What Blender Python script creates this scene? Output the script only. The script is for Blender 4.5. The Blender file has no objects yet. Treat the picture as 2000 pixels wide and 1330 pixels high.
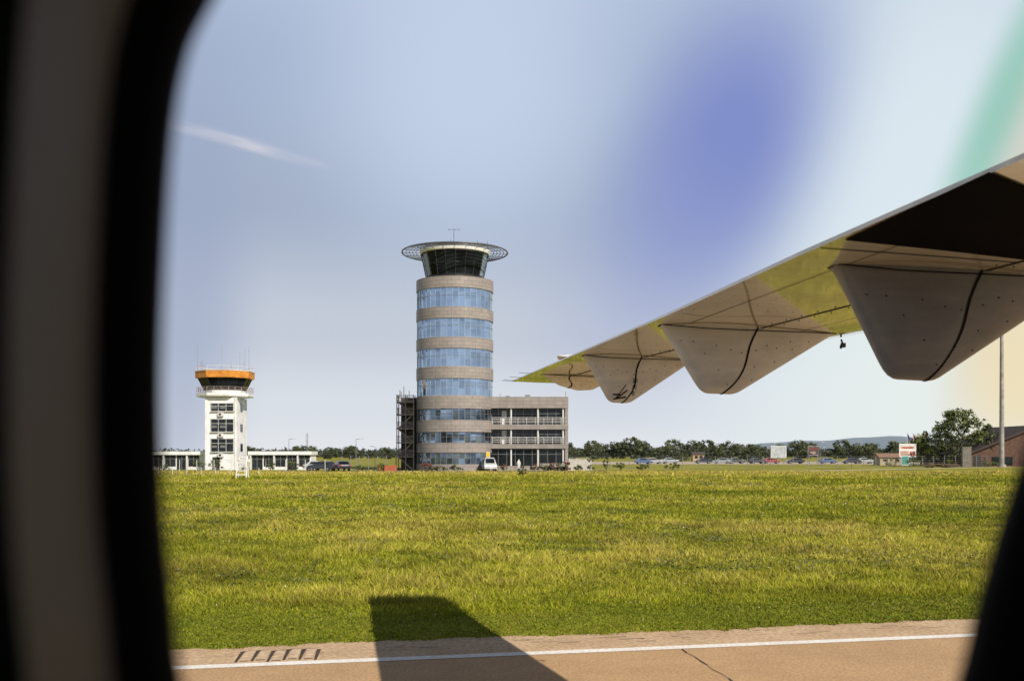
import bpy, math, random
import numpy as np
from mathutils import Vector, Matrix
random.seed(7); rng=np.random.default_rng(7)
C=bpy.context.scene.collection
EYE=2.6
TH=math.radians(11.5); ct,st=math.cos(TH),math.sin(TH)
def W(u,v,z): # aircraft axes (forward, outward, height above eye level) -> world
    return (ct*u-st*v, st*u+ct*v, EYE+z)

# ---------------------------------------------------------------- materials
def M(name,col,rough=.6,metal=0.,var=.15,scale=3.,bump=0.,spec=.5,col2=None,coat=0.,detail=4):
    m=bpy.data.materials.new(name); m.use_nodes=True
    nt=m.node_tree; N=nt.nodes; L=nt.links; b=N["Principled BSDF"]
    b.inputs["Roughness"].default_value=rough; b.inputs["Metallic"].default_value=metal
    b.inputs["Specular IOR Level"].default_value=spec
    b.inputs["Coat Weight"].default_value=coat
    tc=N.new("ShaderNodeTexCoord"); nz=N.new("ShaderNodeTexNoise")
    nz.inputs["Scale"].default_value=scale; nz.inputs["Detail"].default_value=detail
    L.new(tc.outputs["Object"],nz.inputs["Vector"])
    r=N.new("ShaderNodeValToRGB")
    c2=col2 if col2 else tuple(c*(1-var) for c in col)
    c1=col if col2 else tuple(min(1,c*(1+var)) for c in col)
    r.color_ramp.elements[0].position=.35; r.color_ramp.elements[1].position=.65
    r.color_ramp.elements[0].color=(*c2,1); r.color_ramp.elements[1].color=(*c1,1)
    L.new(nz.outputs["Fac"],r.inputs[0]); L.new(r.outputs[0],b.inputs["Base Color"])
    if bump>0:
        bp=N.new("ShaderNodeBump"); bp.inputs["Strength"].default_value=bump
        L.new(nz.outputs["Fac"],bp.inputs["Height"]); L.new(bp.outputs[0],b.inputs["Normal"])
    return m
def MT(name,col,mortar,bw,bh,cyl_r=None,rough=.6,var=.12,metal=0.,msize=.02,offset=0.,nlo=.9,nhi=1.1,nsc=.8):
    """tiled facing; cyl_r -> wrapped round a cylinder"""
    m=bpy.data.materials.new(name); m.use_nodes=True
    nt=m.node_tree; N=nt.nodes; L=nt.links; b=N["Principled BSDF"]
    b.inputs["Roughness"].default_value=rough; b.inputs["Metallic"].default_value=metal
    tc=N.new("ShaderNodeTexCoord"); sp=N.new("ShaderNodeSeparateXYZ"); L.new(tc.outputs["Object"],sp.inputs[0])
    cb=N.new("ShaderNodeCombineXYZ")
    if cyl_r:
        a=N.new("ShaderNodeMath"); a.operation='ARCTAN2'; L.new(sp.outputs[1],a.inputs[0]); L.new(sp.outputs[0],a.inputs[1])
        k=N.new("ShaderNodeMath"); k.operation='MULTIPLY'; k.inputs[1].default_value=cyl_r; L.new(a.outputs[0],k.inputs[0])
        L.new(k.outputs[0],cb.inputs[0])
    else:
        k=N.new("ShaderNodeMath"); k.operation='ADD'; L.new(sp.outputs[0],k.inputs[0]); L.new(sp.outputs[1],k.inputs[1])
        L.new(k.outputs[0],cb.inputs[0])
    L.new(sp.outputs[2],cb.inputs[1])
    br=N.new("ShaderNodeTexBrick"); L.new(cb.outputs[0],br.inputs["Vector"])
    br.inputs["Scale"].default_value=1; br.inputs["Brick Width"].default_value=bw; br.inputs["Row Height"].default_value=bh
    br.inputs["Mortar Size"].default_value=msize; br.inputs["Mortar Smooth"].default_value=.1; br.offset=offset
    br.inputs["Color1"].default_value=(*[c*(1+var) for c in col],1); br.inputs["Color2"].default_value=(*[c*(1-var) for c in col],1)
    br.inputs["Mortar"].default_value=(*mortar,1)
    nz=N.new("ShaderNodeTexNoise"); nz.inputs["Scale"].default_value=nsc; nz.inputs["Detail"].default_value=5; L.new(tc.outputs["Object"],nz.inputs["Vector"])
    mr=N.new("ShaderNodeMapRange"); mr.inputs[1].default_value=.3; mr.inputs[2].default_value=.7; mr.inputs[3].default_value=nlo; mr.inputs[4].default_value=nhi; L.new(nz.outputs["Fac"],mr.inputs[0])
    vm=N.new("ShaderNodeVectorMath"); vm.operation='SCALE'; L.new(br.outputs["Color"],vm.inputs[0]); L.new(mr.outputs[0],vm.inputs["Scale"])
    L.new(vm.outputs[0],b.inputs["Base Color"])
    return m

# ---------------------------------------------------------------- mesh builder
class MB:
    def __init__(s): s.v=[];s.f=[];s.m=[]
    def add(s,vs,fs,mi=0):
        o=len(s.v); s.v+= [tuple(p) for p in vs]; s.f+=[tuple(i+o for i in f) for f in fs]; s.m+=[mi]*len(fs)
    def box(s,x0,x1,y0,y1,z0,z1,mi=0):
        s.add([(x0,y0,z0),(x1,y0,z0),(x1,y1,z0),(x0,y1,z0),(x0,y0,z1),(x1,y0,z1),(x1,y1,z1),(x0,y1,z1)],
              [(0,3,2,1),(4,5,6,7),(0,1,5,4),(1,2,6,5),(2,3,7,6),(3,0,4,7)],mi)
    def tube(s,p0,p1,r,mi=0,n=6,r1=None,caps=True):
        p0=Vector(p0);p1=Vector(p1);d=(p1-p0).normalized(); a=d.orthogonal().normalized(); b=d.cross(a)
        r1=r if r1 is None else r1; vs=[]
        for p,rr in((p0,r),(p1,r1)):
            for i in range(n):
                t=2*math.pi*i/n; vs.append(p+(a*math.cos(t)+b*math.sin(t))*rr)
        fs=[(i,(i+1)%n,n+(i+1)%n,n+i) for i in range(n)]
        if caps: fs+=[tuple(range(n))[::-1],tuple(range(n,2*n))]
        s.add(vs,fs,mi)
    def rev(s,cx,cy,prof,n=64,mi=0,ph=0.,caps=False):
        """surface of revolution, prof = [(r,z)..]"""
        vs=[(cx+r*math.cos(ph+2*math.pi*i/n),cy+r*math.sin(ph+2*math.pi*i/n),z) for r,z in prof for i in range(n)]
        fs=[(k*n+i,k*n+(i+1)%n,(k+1)*n+(i+1)%n,(k+1)*n+i) for k in range(len(prof)-1) for i in range(n)]
        if caps: fs+=[tuple(range(n))[::-1],tuple(range((len(prof)-1)*n,len(prof)*n))]
        s.add(vs,fs,mi)
    def torus(s,cx,cy,cz,R,r,n=64,k=8,mi=0):
        vs=[(cx+(R+r*math.cos(2*math.pi*j/k))*math.cos(2*math.pi*i/n),cy+(R+r*math.cos(2*math.pi*j/k))*math.sin(2*math.pi*i/n),cz+r*math.sin(2*math.pi*j/k)) for i in range(n) for j in range(k)]
        fs=[(i*k+j,((i+1)%n)*k+j,((i+1)%n)*k+(j+1)%k,i*k+(j+1)%k) for i in range(n) for j in range(k)]
        s.add(vs,fs,mi)
    def make(s,name,mats,parent=None,off=(0,0,0),smooth=False,bevel=0.,auto=False):
        me=bpy.data.meshes.new(name)
        me.from_pydata([(p[0]-off[0],p[1]-off[1],p[2]-off[2]) for p in s.v],[],s.f)
        for mt in (mats if isinstance(mats,(list,tuple)) else [mats]): me.materials.append(mt)
        me.polygons.foreach_set("material_index",s.m)
        if smooth: me.polygons.foreach_set("use_smooth",[True]*len(s.f))
        me.update()
        o=bpy.data.objects.new(name,me); C.objects.link(o)
        if parent is not None: o.parent=parent
        else: o.location=off
        if auto:
            try:
                me.set_sharp_from_angle(angle=math.radians(35))
            except Exception: pass
        if bevel>0:
            b=o.modifiers.new("bevel",'BEVEL'); b.width=bevel; b.segments=2; b.limit_method='ANGLE'
        return o
def thing(name,label,cat,loc=(0,0,0),rz=0,group=None):
    e=bpy.data.objects.new(name,None); e.empty_display_size=.5; e.location=loc; e.rotation_euler=(0,0,rz)
    e["label"]=label; e["category"]=cat
    if group: e["group"]=group
    C.objects.link(e); return e
def tag(o,label,cat,group=None,kind=None):
    if label: o["label"]=label
    if cat: o["category"]=cat
    if group: o["group"]=group
    if kind: o["kind"]=kind
    return o
def copy_thing(root,loc,rz=0,sc=1.,label=None,recolor=None):
    def rec(o,par):
        n=o.copy(); C.objects.link(n)
        if par is not None: n.parent=par
        if recolor and n.type=='MESH':
            for slot_i,sl in enumerate(n.material_slots):
                if sl.material and sl.material.name==recolor[0]:
                    sl.link='OBJECT'; sl.material=recolor[1]
        for c in o.children: rec(c,n)
        return n
    kids_root=rec(root,None)
    kids_root.location=loc; kids_root.rotation_euler=(0,0,rz); kids_root.scale=(sc,sc,sc) if not isinstance(sc,tuple) else sc
    if label: kids_root["label"]=label
    return kids_root

# ---------------------------------------------------------------- colours
white_paint=M("white_paint",(.78,.77,.75),.5,var=.05,scale=1.5)
old_white=M("weathered_white_render",(.76,.76,.76),.8,var=.10,scale=.8,detail=8)
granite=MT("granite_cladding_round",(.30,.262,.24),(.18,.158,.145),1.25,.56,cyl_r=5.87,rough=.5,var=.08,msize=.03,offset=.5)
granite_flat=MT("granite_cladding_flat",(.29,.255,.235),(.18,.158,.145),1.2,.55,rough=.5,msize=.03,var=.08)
shaded_granite=MT("granite_cladding_shaded",(.07,.055,.048),(.03,.025,.02),1.2,.55,rough=.6)  # dark copy of the granite, the stair block's shade put into its colour
glass_blue=MT("blue_mirror_glass",(.32,.43,.59),(.46,.55,.67),.922,1.1,cyl_r=5.87,rough=.10,var=.20,metal=.8,msize=.010,nlo=.66,nhi=1.28,nsc=.28)
glass_low=MT("mirror_glass_dark_reflection",(.14,.19,.26),(.14,.20,.27),.922,.9,cyl_r=5.87,rough=.06,var=.8,metal=.7,msize=.01,nlo=.10,nhi=1.6,nsc=.45)  # darker mirror glass, reflections of ground and dark interior painted into its colour
dark_glass=M("dark_window_glass",(.012,.016,.02),.06,var=.5,scale=.6,spec=.35)
cab_glass=M("black_cab_glass",(.010,.013,.016),.12,var=.6,scale=.5,spec=.12)
mullion=M("silver_mullion",(.40,.47,.55),.4,metal=.3,var=.05)
dark_metal=M("dark_steel",(.03,.03,.032),.5,metal=.3,var=.2)
grey_metal=M("galvanised_steel",(.30,.31,.32),.45,metal=.5,var=.12,scale=6)
rail_white=M("white_railing_paint",(.66,.65,.63),.5,var=.06)
orange=M("orange_fascia_paint",(.60,.235,.03),.6,var=.22,scale=1.2)
concrete=M("grey_concrete",(.17,.15,.13),.85,var=.2,scale=2,detail=8)
brown_red=M("red_brown_brick",(.095,.05,.034),.85,var=.25,scale=1.5)
roofing=M("dark_roofing",(.07,.06,.055),.8,var=.2)
black_rub=M("black_rubber",(.004,.004,.005),.8,var=.2,spec=.2)
tyre=M("tyre_rubber",(.02,.02,.02),.8,var=.1)
wood_bark=M("tree_bark",(.10,.075,.05),.9,var=.3,scale=8,bump=.4)
leafA=M("foliage_light",(.12,.145,.03),.7,var=.3,scale=1.2)
leafB=M("foliage_dark",(.035,.05,.013),.75,var=.3,scale=1.2)
hazA=M("far_foliage_light",(.095,.11,.045),.8,var=.3,scale=.6)
hazB=M("far_foliage_dark",(.036,.048,.028),.8,var=.3,scale=.6)

# ---------------------------------------------------------------- ground
def sheet(name,pts,z,mat,kind="structure",label=None):
    me=bpy.data.meshes.new(name); me.from_pydata([(x,y,z) for x,y in pts],[],[tuple(range(len(pts)))]); me.materials.append(mat)
    o=bpy.data.objects.new(name,me); C.objects.link(o); o["kind"]=kind
    if label: o["label"]=label; o["category"]=name
    return o
def uv2(u,v): return (ct*u-st*v, st*u+ct*v)

def ground_mat():
    m=bpy.data.materials.new("meadow_soil"); m.use_nodes=True; nt=m.node_tree;N=nt.nodes;L=nt.links;b=N["Principled BSDF"]
    b.inputs["Roughness"].default_value=.95; b.inputs["Specular IOR Level"].default_value=.1
    g=N.new("ShaderNodeNewGeometry")
    def nz(s,d=6):
        n=N.new("ShaderNodeTexNoise"); n.inputs["Scale"].default_value=s; n.inputs["Detail"].default_value=d; n.inputs["Roughness"].default_value=.65
        L.new(g.outputs["Position"],n.inputs["Vector"]); return n
    n1=nz(.12); n2=nz(2.5,8)
    r1=N.new("ShaderNodeValToRGB"); e=r1.color_ramp.elements
    e[0].position=.36; e[0].color=(.15,.165,.02,1); e[1].position=.66; e[1].color=(.44,.36,.08,1)
    k=e.new(.5); k.color=(.30,.285,.035,1)
    L.new(n1.outputs["Fac"],r1.inputs[0])
    r2=N.new("ShaderNodeMapRange"); r2.inputs[1].default_value=.3; r2.inputs[2].default_value=.7; r2.inputs[3].default_value=.45; r2.inputs[4].default_value=1.25
    L.new(n2.outputs["Fac"],r2.inputs[0])
    vm=N.new("ShaderNodeVectorMath"); vm.operation='SCALE'; L.new(r1.outputs[0],vm.inputs[0]); L.new(r2.outputs[0],vm.inputs["Scale"])
    L.new(vm.outputs[0],b.inputs["Base Color"]); return m
S=9000
sheet("ground",[(-S,-S),(S,-S),(S,S),(-S,S)],0,ground_mat())
def pave_mat(name,c,dark,spots=1.,sc=30):
    m=bpy.data.materials.new(name); m.use_nodes=True; nt=m.node_tree;N=nt.nodes;L=nt.links;b=N["Principled BSDF"]
    b.inputs["Roughness"].default_value=.88; b.inputs["Specular IOR Level"].default_value=.15
    g=N.new("ShaderNodeNewGeometry")
    n1=N.new("ShaderNodeTexNoise"); n1.inputs["Scale"].default_value=.9; n1.inputs["Detail"].default_value=9; n1.inputs["Roughness"].default_value=.75
    n2=N.new("ShaderNodeTexNoise"); n2.inputs["Scale"].default_value=sc; n2.inputs["Detail"].default_value=4
    for n in(n1,n2): L.new(g.outputs["Position"],n.inputs["Vector"])
    r=N.new("ShaderNodeValToRGB"); r.color_ramp.elements[0].position=.3; r.color_ramp.elements[1].position=.65
    r.color_ramp.elements[0].color=(*dark,1); r.color_ramp.elements[1].color=(*c,1); L.new(n1.outputs["Fac"],r.inputs[0])
    mr=N.new("ShaderNodeMapRange"); mr.inputs[1].default_value=.3; mr.inputs[2].default_value=.7; mr.inputs[3].default_value=1-.35*spots; mr.inputs[4].default_value=1+.25*spots; L.new(n2.outputs["Fac"],mr.inputs[0])
    vm=N.new("ShaderNodeVectorMath"); vm.operation='SCALE'; L.new(r.outputs[0],vm.inputs[0]); L.new(mr.outputs[0],vm.inputs["Scale"])
    L.new(vm.outputs[0],b.inputs["Base Color"])
    bp=N.new("ShaderNodeBump"); bp.inputs["Strength"].default_value=.2; bp.inputs["Distance"].default_value=.015; L.new(n2.outputs["Fac"],bp.inputs["Height"]); L.new(bp.outputs[0],b.inputs["Normal"])
    return m
tax=pave_mat("warm_asphalt",(.53,.345,.185),(.42,.27,.145),.8)
sho=pave_mat("pale_shoulder_concrete",(.60,.43,.27),(.44,.30,.18),.9,16)
sheet("taxiway",[uv2(-250,-60),uv2(300,-60),uv2(300,12.55),uv2(-250,12.55)],.004,tax)
def edge_v(u): return 13.80+.05*math.sin(u*.9)+.04*math.sin(u*2.7+1)+.03*math.sin(u*7.1)+.03*math.sin(u*17.3+2)
mb=MB(); us=np.arange(-40,60,.08)
vs=[];
for u in us:
    a=uv2(u,12.56); b_=uv2(u,edge_v(u)+.04); vs+= [(a[0],a[1],.004),(b_[0],b_[1],.004)]
mb.add(vs,[(2*i,2*i+2,2*i+3,2*i+1) for i in range(len(us)-1)])
o=mb.make("taxiway_shoulder",sho); o["kind"]="structure"
line_m=pave_mat("worn_white_line_paint",(.85,.82,.77),(.74,.69,.62),.6,22)
sheet("taxiway_line",[uv2(-250,12.51),uv2(300,12.51),uv2(300,12.72),uv2(-250,12.72)],.009,line_m)
# joints, cracks, drainage slots
mb=MB()
def gstrip(p,q,w,z=.0125,mi=0,w2=None):
    w2=w if w2 is None else w2
    p=Vector(uv2(*p)); q=Vector(uv2(*q)); d=(q-p).normalized(); n=Vector((-d.y,d.x))
    mb.add([(*(p-n*w/2),z),(*(q-n*w2/2),z),(*(q+n*w2/2),z),(*(p+n*w/2),z)],[(0,1,2,3)],mi)
crk=M("dark_joint",(.05,.036,.025),.9,var=.4); slabm=M("tan_slab_concrete",(.56,.41,.27),.9,var=.2,scale=9)
for i in range(6):
    u0=-.90+.195*i; dv=.04*math.sin(i*2.3)
    gstrip((u0,12.80+dv),(u0+.05,13.46+dv),.030,mi=0,w2=.055)
    if i<5: gstrip((u0+.105,12.84+dv),(u0+.15,13.44+dv),.11,z=.016,mi=1)
    if i<5: gstrip((u0+.05,13.47+dv),(u0+.20,13.48+dv),.02,mi=0)
def crack(p,q,w,seed):
    r=random.Random(seed); n=12; prev=p
    for i in range(1,n+1):
        t=i/n; nx=(p[0]+(q[0]-p[0])*t+r.uniform(-.02,.02),p[1]+(q[1]-p[1])*t)
        gstrip(prev,nx,w*r.uniform(.5,1.4),.0125); prev=nx
crack((4.84,12.48),(4.64,9.5),.015,1); crack((-1.75,12.5),(-1.7,9.5),.018,2); crack((11,12.5),(10.9,9),.02,3)
crack((-8,12.5),(-8,9),.03,4)
for k in range(60):
    u=random.uniform(-4,11); v=random.choice((13.2,13.35,13.5))+random.gauss(0,.07); gstrip((u,v),(u+random.uniform(.06,.5),v+random.uniform(-.02,.02)),random.uniform(.005,.016))
o=mb.make("pavement_joint",[crk,slabm]); o["kind"]="structure"
road_m=pave_mat("pale_road_concrete",(.52,.44,.36),(.42,.35,.28))
asp=pave_mat("grey_asphalt",(.16,.15,.14),(.11,.10,.095))
mb=MB(); pl=[(12,128),(26,133),(60,160),(104,198),(200,262),(330,330)]
for i in range(len(pl)-1):
    (x0,y0),(x1,y1)=pl[i],pl[i+1]
    mb.add([(x0,y0-1.9,.005),(x1,y1-1.9,.005),(x1,y1+1.9,.005),(x0,y0+1.9,.005)],[(0,1,2,3)])
o=mb.make("service_road",road_m); o["kind"]="structure"
sheet("parking_area",[(-34,140),(14,140),(14,148.5),(-34,148.5)],.004,asp)
sheet("car_park",[(18,235),(210,235),(210,300),(18,300)],.004,road_m)

# ---------------------------------------------------------------- grass (uncountable cover)
def grass_material(name):
    m=bpy.data.materials.new(name); m.use_nodes=True; nt=m.node_tree;N=nt.nodes;L=nt.links;b=N["Principled BSDF"]
    at=N.new("ShaderNodeAttribute"); at.attribute_name="Col"
    L.new(at.outputs["Color"],b.inputs["Base Color"]); b.inputs["Roughness"].default_value=.7; b.inputs["Specular IOR Level"].default_value=.15
    tr=N.new("ShaderNodeBsdfTranslucent"); L.new(at.outputs["Color"],tr.inputs[0])
    mx=N.new("ShaderNodeMixShader"); mx.inputs[0].default_value=.22; L.new(b.outputs[0],mx.inputs[1]); L.new(tr.outputs[0],mx.inputs[2])
    L.new(mx.outputs[0],N["Material Output"].inputs[0]); return m
gm=grass_material("grass_blades")
def vnoise(x,y,s,seed):
    """value noise, -1..1, non repeating"""
    r=np.random.default_rng(seed); T_=r.uniform(-1,1,(512,512))
    def one(sc):
        fx=x*sc+300.3; fy=y*sc+77.7; ix=np.floor(fx).astype(int); iy=np.floor(fy).astype(int); tx=fx-ix; ty=fy-iy
        tx=tx*tx*(3-2*tx); ty=ty*ty*(3-2*ty)
        g=lambda a,b:T_[a%512,b%512]
        return (g(ix,iy)*(1-tx)+g(ix+1,iy)*tx)*(1-ty)+(g(ix,iy+1)*(1-tx)+g(ix+1,iy+1)*tx)*ty
    return one(s)*.6+one(s*2.1)*.3+one(s*4.3)*.2
def blades(name,n,label,ymin=12.5,ymax=139):
    Y=np.exp(rng.uniform(math.log(ymin),math.log(ymax),n)); X=rng.uniform(-.60,.60,n)*Y
    v=-st*X+ct*Y; u=ct*X+st*Y
    edge=13.78+.05*np.sin(u*.9)+.04*np.sin(u*2.7+1)+.03*np.sin(u*7.1)+.03*np.sin(u*17.3+2)+.08*vnoise(X,Y,3.,21)
    ok=(v>edge)
    X=X[ok];Y=Y[ok];v=v[ok];u=u[ok];n=len(X)
    lo=vnoise(X,Y,.10,1); mid=vnoise(X,Y,.5,2); hi=vnoise(X,Y,1.8,3)
    short=np.clip((v-15.6-.7*vnoise(X,Y,.7,9))/1.8,0,1)
    tall=np.clip(.30+.9*mid+.9*hi,0,1.5)
    h=(.028+short*(.03+.095*tall))*rng.uniform(.5,1.6,n)
    far=np.clip((Y-40)/80,0,1)
    h*=1+.7*far
    w=.00095*Y*rng.uniform(.6,1.6,n)*(1+.3*(1-short))
    ang=rng.uniform(0,6.283,n); lean=rng.uniform(0.1,1.5,n)*h; la=rng.uniform(0,6.283,n)
    P=np.zeros((n,3,3))
    dx=np.cos(ang)*w/2; dy=np.sin(ang)*w/2
    P[:,0,0]=X-dx;P[:,0,1]=Y-dy; P[:,1,0]=X+dx;P[:,1,1]=Y+dy
    P[:,2,0]=X+np.cos(la)*lean;P[:,2,1]=Y+np.sin(la)*lean;P[:,2,2]=h
    dry=np.clip(.45+.50*lo+.40*mid+.22*hi+rng.normal(0,.22,n),0,1)*(.25+.75*short)
    dry=np.clip(dry+.7*np.clip((Y-108-8*lo)/18,0,1),0,1)
    gr=np.array([.16,.215,.016]); gd=np.array([.68,.56,.13]); gy=np.array([.47,.475,.03])
    t=dry[:,None]
    col=np.where(t<.5, gr+(gy-gr)*(t/.5), gy+(gd-gy)*((t-.5)/.5))
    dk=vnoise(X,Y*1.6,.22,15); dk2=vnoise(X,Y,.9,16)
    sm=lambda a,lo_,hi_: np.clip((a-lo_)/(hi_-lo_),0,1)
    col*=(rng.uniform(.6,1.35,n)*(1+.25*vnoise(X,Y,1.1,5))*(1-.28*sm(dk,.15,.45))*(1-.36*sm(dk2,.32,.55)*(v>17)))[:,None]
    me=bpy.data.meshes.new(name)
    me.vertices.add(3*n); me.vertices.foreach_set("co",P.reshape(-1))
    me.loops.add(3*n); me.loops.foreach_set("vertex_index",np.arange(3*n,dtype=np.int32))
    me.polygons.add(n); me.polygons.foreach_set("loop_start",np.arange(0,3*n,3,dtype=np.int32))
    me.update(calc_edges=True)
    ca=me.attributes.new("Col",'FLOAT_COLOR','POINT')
    cc=np.ones((n,3,4)); cc[:,:,:3]=col[:,None,:]; cc[:,0:2,:3]*=.55  # blade feet darkened, shade between the blades put into the colour
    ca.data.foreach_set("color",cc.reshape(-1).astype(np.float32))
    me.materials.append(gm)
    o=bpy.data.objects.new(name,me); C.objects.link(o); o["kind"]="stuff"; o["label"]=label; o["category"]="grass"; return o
blades("meadow_grass",660000,"yellow-green unmown airfield grass beside the taxiway")
def leafstuff(name,centres,mat_cols,label,cat,nl=26,group_tint=False):
    n=len(centres)*nl; cx=np.repeat(np.array([c[0] for c in centres]),nl); cy=np.repeat(np.array([c[1] for c in centres]),nl)
    r=np.repeat(np.array([c[2] for c in centres]),nl); hh=np.repeat(np.array([c[3] for c in centres]),nl); ls=np.repeat(np.array([c[4] for c in centres]),nl)
    a=rng.uniform(0,6.283,n); q=np.sqrt(rng.uniform(0,1,n))*r
    X=cx+q*np.cos(a);Y=cy+q*np.sin(a);Z=hh*rng.uniform(.1,1,n)*(1-.6*(q/r)**2)
    P=np.zeros((n,4,3)); 
    d1=rng.normal(0,1,(n,3)); d1/=np.linalg.norm(d1,axis=1)[:,None]; d2=rng.normal(0,1,(n,3)); d2-=d1*(d1*d2).sum(1)[:,None]; d2/=np.linalg.norm(d2,axis=1)[:,None]
    c=np.stack([X,Y,Z],1); L_=(ls*rng.uniform(.6,1.4,n))[:,None]
    P[:,0]=c-d1*L_;P[:,1]=c-d2*L_*.4;P[:,2]=c+d1*L_;P[:,3]=c+d2*L_*.4
    P[:,:,2]=np.maximum(P[:,:,2],.005)
    me=bpy.data.meshes.new(name); me.vertices.add(4*n); me.vertices.foreach_set("co",P.reshape(-1))
    me.loops.add(4*n); me.loops.foreach_set("vertex_index",np.arange(4*n,dtype=np.int32))
    me.polygons.add(n); me.polygons.foreach_set("loop_start",np.arange(0,4*n,4,dtype=np.int32)); me.update(calc_edges=True)
    ca=me.attributes.new("Col",'FLOAT_COLOR','POINT'); k=rng.integers(0,len(mat_cols),n)
    if group_tint: k=np.repeat(rng.integers(0,len(mat_cols),len(centres)),nl)
    col=np.array(mat_cols)[k]*rng.uniform(.6,1.4,n)[:,None]; cc=np.ones((n,4,4)); cc[:,:,:3]=col[:,None,:]
    ca.data.foreach_set("color",cc.reshape(-1).astype(np.float32)); me.materials.append(gm)
    o=bpy.data.objects.new(name,me); C.objects.link(o); tag(o,label,cat,kind="stuff"); return o
cs=[]
for i in range(430): # colonies of weeds
    Y=math.exp(random.uniform(math.log(19),math.log(125))); X=random.uniform(-.58,.58)*Y
    if -st*X+ct*Y<18.5: continue
    s=random.uniform(.5,1.2)*(1+Y/45)
    for k in range(random.randint(2,11)):
        q=s*random.uniform(.5,1.2); cs.append((X+random.gauss(0,.8)*s,Y+random.gauss(0,.4)*s,.22*q,random.uniform(.12,.25)*min(q,1.6),.022*q))
leafstuff("meadow_weeds",cs,[(.075,.105,.02),(.11,.14,.028),(.18,.19,.08),(.06,.08,.022),(.22,.21,.11)],"dark leafy weeds scattered through the meadow grass","weeds",24,True)
cs=[]
for i in range(3200): # low clover in mown verge
    u=random.uniform(-9,12); v=random.uniform(0,3.8)+edge_v(u)-.02; x,y=uv2(u,v)
    cs.append((x,y,.13,.06,.015))
leafstuff("verge_clover",cs,[(.13,.185,.015),(.19,.24,.018),(.28,.29,.028)],"short green clover along the pavement edge","clover",16)
cs=[]
for i in range(650):
    Y=math.exp(random.uniform(math.log(14.5),math.log(60))); X=random.uniform(-.55,.55)*Y
    if -st*X+ct*Y<14.3: continue
    cs.append((X,Y,.25,.20,.0008*Y))
leafstuff("meadow_flowers",cs,[(.7,.7,.62)],"tiny white wild flowers in the meadow","flowers",2)

# ---------------------------------------------------------------- modern control tower
TX,TY=-8.72,152.0; R=5.87
tw=thing("control_tower","round granite and blue glass airport control tower","control tower",(TX,TY,0))
off=(TX,TY,0)
bands=[(0.0,.95),(2.68,4.1),(5.75,7.48),(9.2,11.1),(13.64,15.37),(18.07,19.7),(22.5,24.15),(27.0,28.66)]
mb=MB()
for a,b in bands:
    mb.rev(TX,TY,[(R-.25,a),(R,a),(R,b),(R-.25,b)],n=96)
mb.rev(TX,TY,[(R-.2,28.6),(0.01,28.61)],n=96)
mb.make("wall",granite,tw,off,smooth=True,auto=True)
for i in range(7):
    a=bands[i][1]; b=bands[i+1][0]
    g=MB()
    rr=random.Random(40+i)
    for k in range(40):
        t0=2*math.pi*k/40;t1=2*math.pi*(k+1)/40; zm=a+(b-a)*(.62 if i>=3 else .55)
        for za,zb_ in ((a,zm),(zm,b)):
            e0,e1,e2=rr.uniform(-.016,.016),rr.uniform(-.016,.016),rr.uniform(-.018,.018)
            r_=R-.16
            g.add([(TX+(r_+e0)*math.cos(t0),TY+(r_+e0)*math.sin(t0),za),(TX+(r_+e1)*math.cos(t1),TY+(r_+e1)*math.sin(t1),za),(TX+(r_+e1+e2)*math.cos(t1),TY+(r_+e1+e2)*math.sin(t1),zb_),(TX+(r_+e0+e2)*math.cos(t0),TY+(r_+e0+e2)*math.sin(t0),zb_)],[(0,1,2,3)])
    wo=g.make("window_band",glass_low if i<3 else glass_blue,tw,off)
    fr=MB(); nm=40
    for k in range(nm):
        t=2*math.pi*k/nm; c,s=math.cos(t),math.sin(t); r0=R-.21;r1=R-.10; w=.028
        fr.add([(TX+c*r0-s*w,TY+s*r0+c*w,a),(TX+c*r0+s*w,TY+s*r0-c*w,a),(TX+c*r1+s*w,TY+s*r1-c*w,a),(TX+c*r1-s*w,TY+s*r1+c*w,a),
                (TX+c*r0-s*w,TY+s*r0+c*w,b),(TX+c*r0+s*w,TY+s*r0-c*w,b),(TX+c*r1+s*w,TY+s*r1-c*w,b),(TX+c*r1-s*w,TY+s*r1+c*w,b)],
               [(0,1,5,4),(1,2,6,5),(2,3,7,6),(3,0,4,7)])
    zs=[a+.03,a+(b-a)*.62,b-.03] if b-a>2.3 else [a+.03,a+(b-a)*.55,b-.03]
    for z in zs: fr.torus(TX,TY,z,R-.125,.032,n=80,k=4)
    fr.make("frame",mullion if i>=3 else grey_metal,wo,off)
mb=MB(); mb.rev(TX,TY,[(4.7,28.62),(4.7,28.95),(4.35,28.97),(4.35,29.15)],n=20,ph=.08); mb.make("cab_base",dark_metal,tw,off)
cab=MB(); NC=20; cab.rev(TX,TY,[(4.35,29.15),(5.12,32.75)],n=NC,ph=.08)
co=cab.make("cab_glazing",cab_glass,tw,off)
fr=MB()
for k in range(NC):
    t=.08+2*math.pi*k/NC; c,s=math.cos(t),math.sin(t)
    fr.tube((TX+4.38*c,TY+4.38*s,29.15),(TX+5.15*c,TY+5.15*s,32.75),.05,n=4)
for q in (0.02,.5,.98):
    rr=4.38+.77*q; z=29.15+3.6*q
    for k in range(NC):
        t=.08+2*math.pi*k/NC;t2=.08+2*math.pi*(k+1)/NC
        fr.tube((TX+rr*math.cos(t),TY+rr*math.sin(t),z),(TX+rr*math.cos(t2),TY+rr*math.sin(t2),z),.04,n=4)
fr.make("frame",M("grey_cab_frame",(.05,.055,.06),.5,metal=.2),co,off)
blindm=M("pale_blind",(.20,.26,.33),.3,var=.1)
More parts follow.
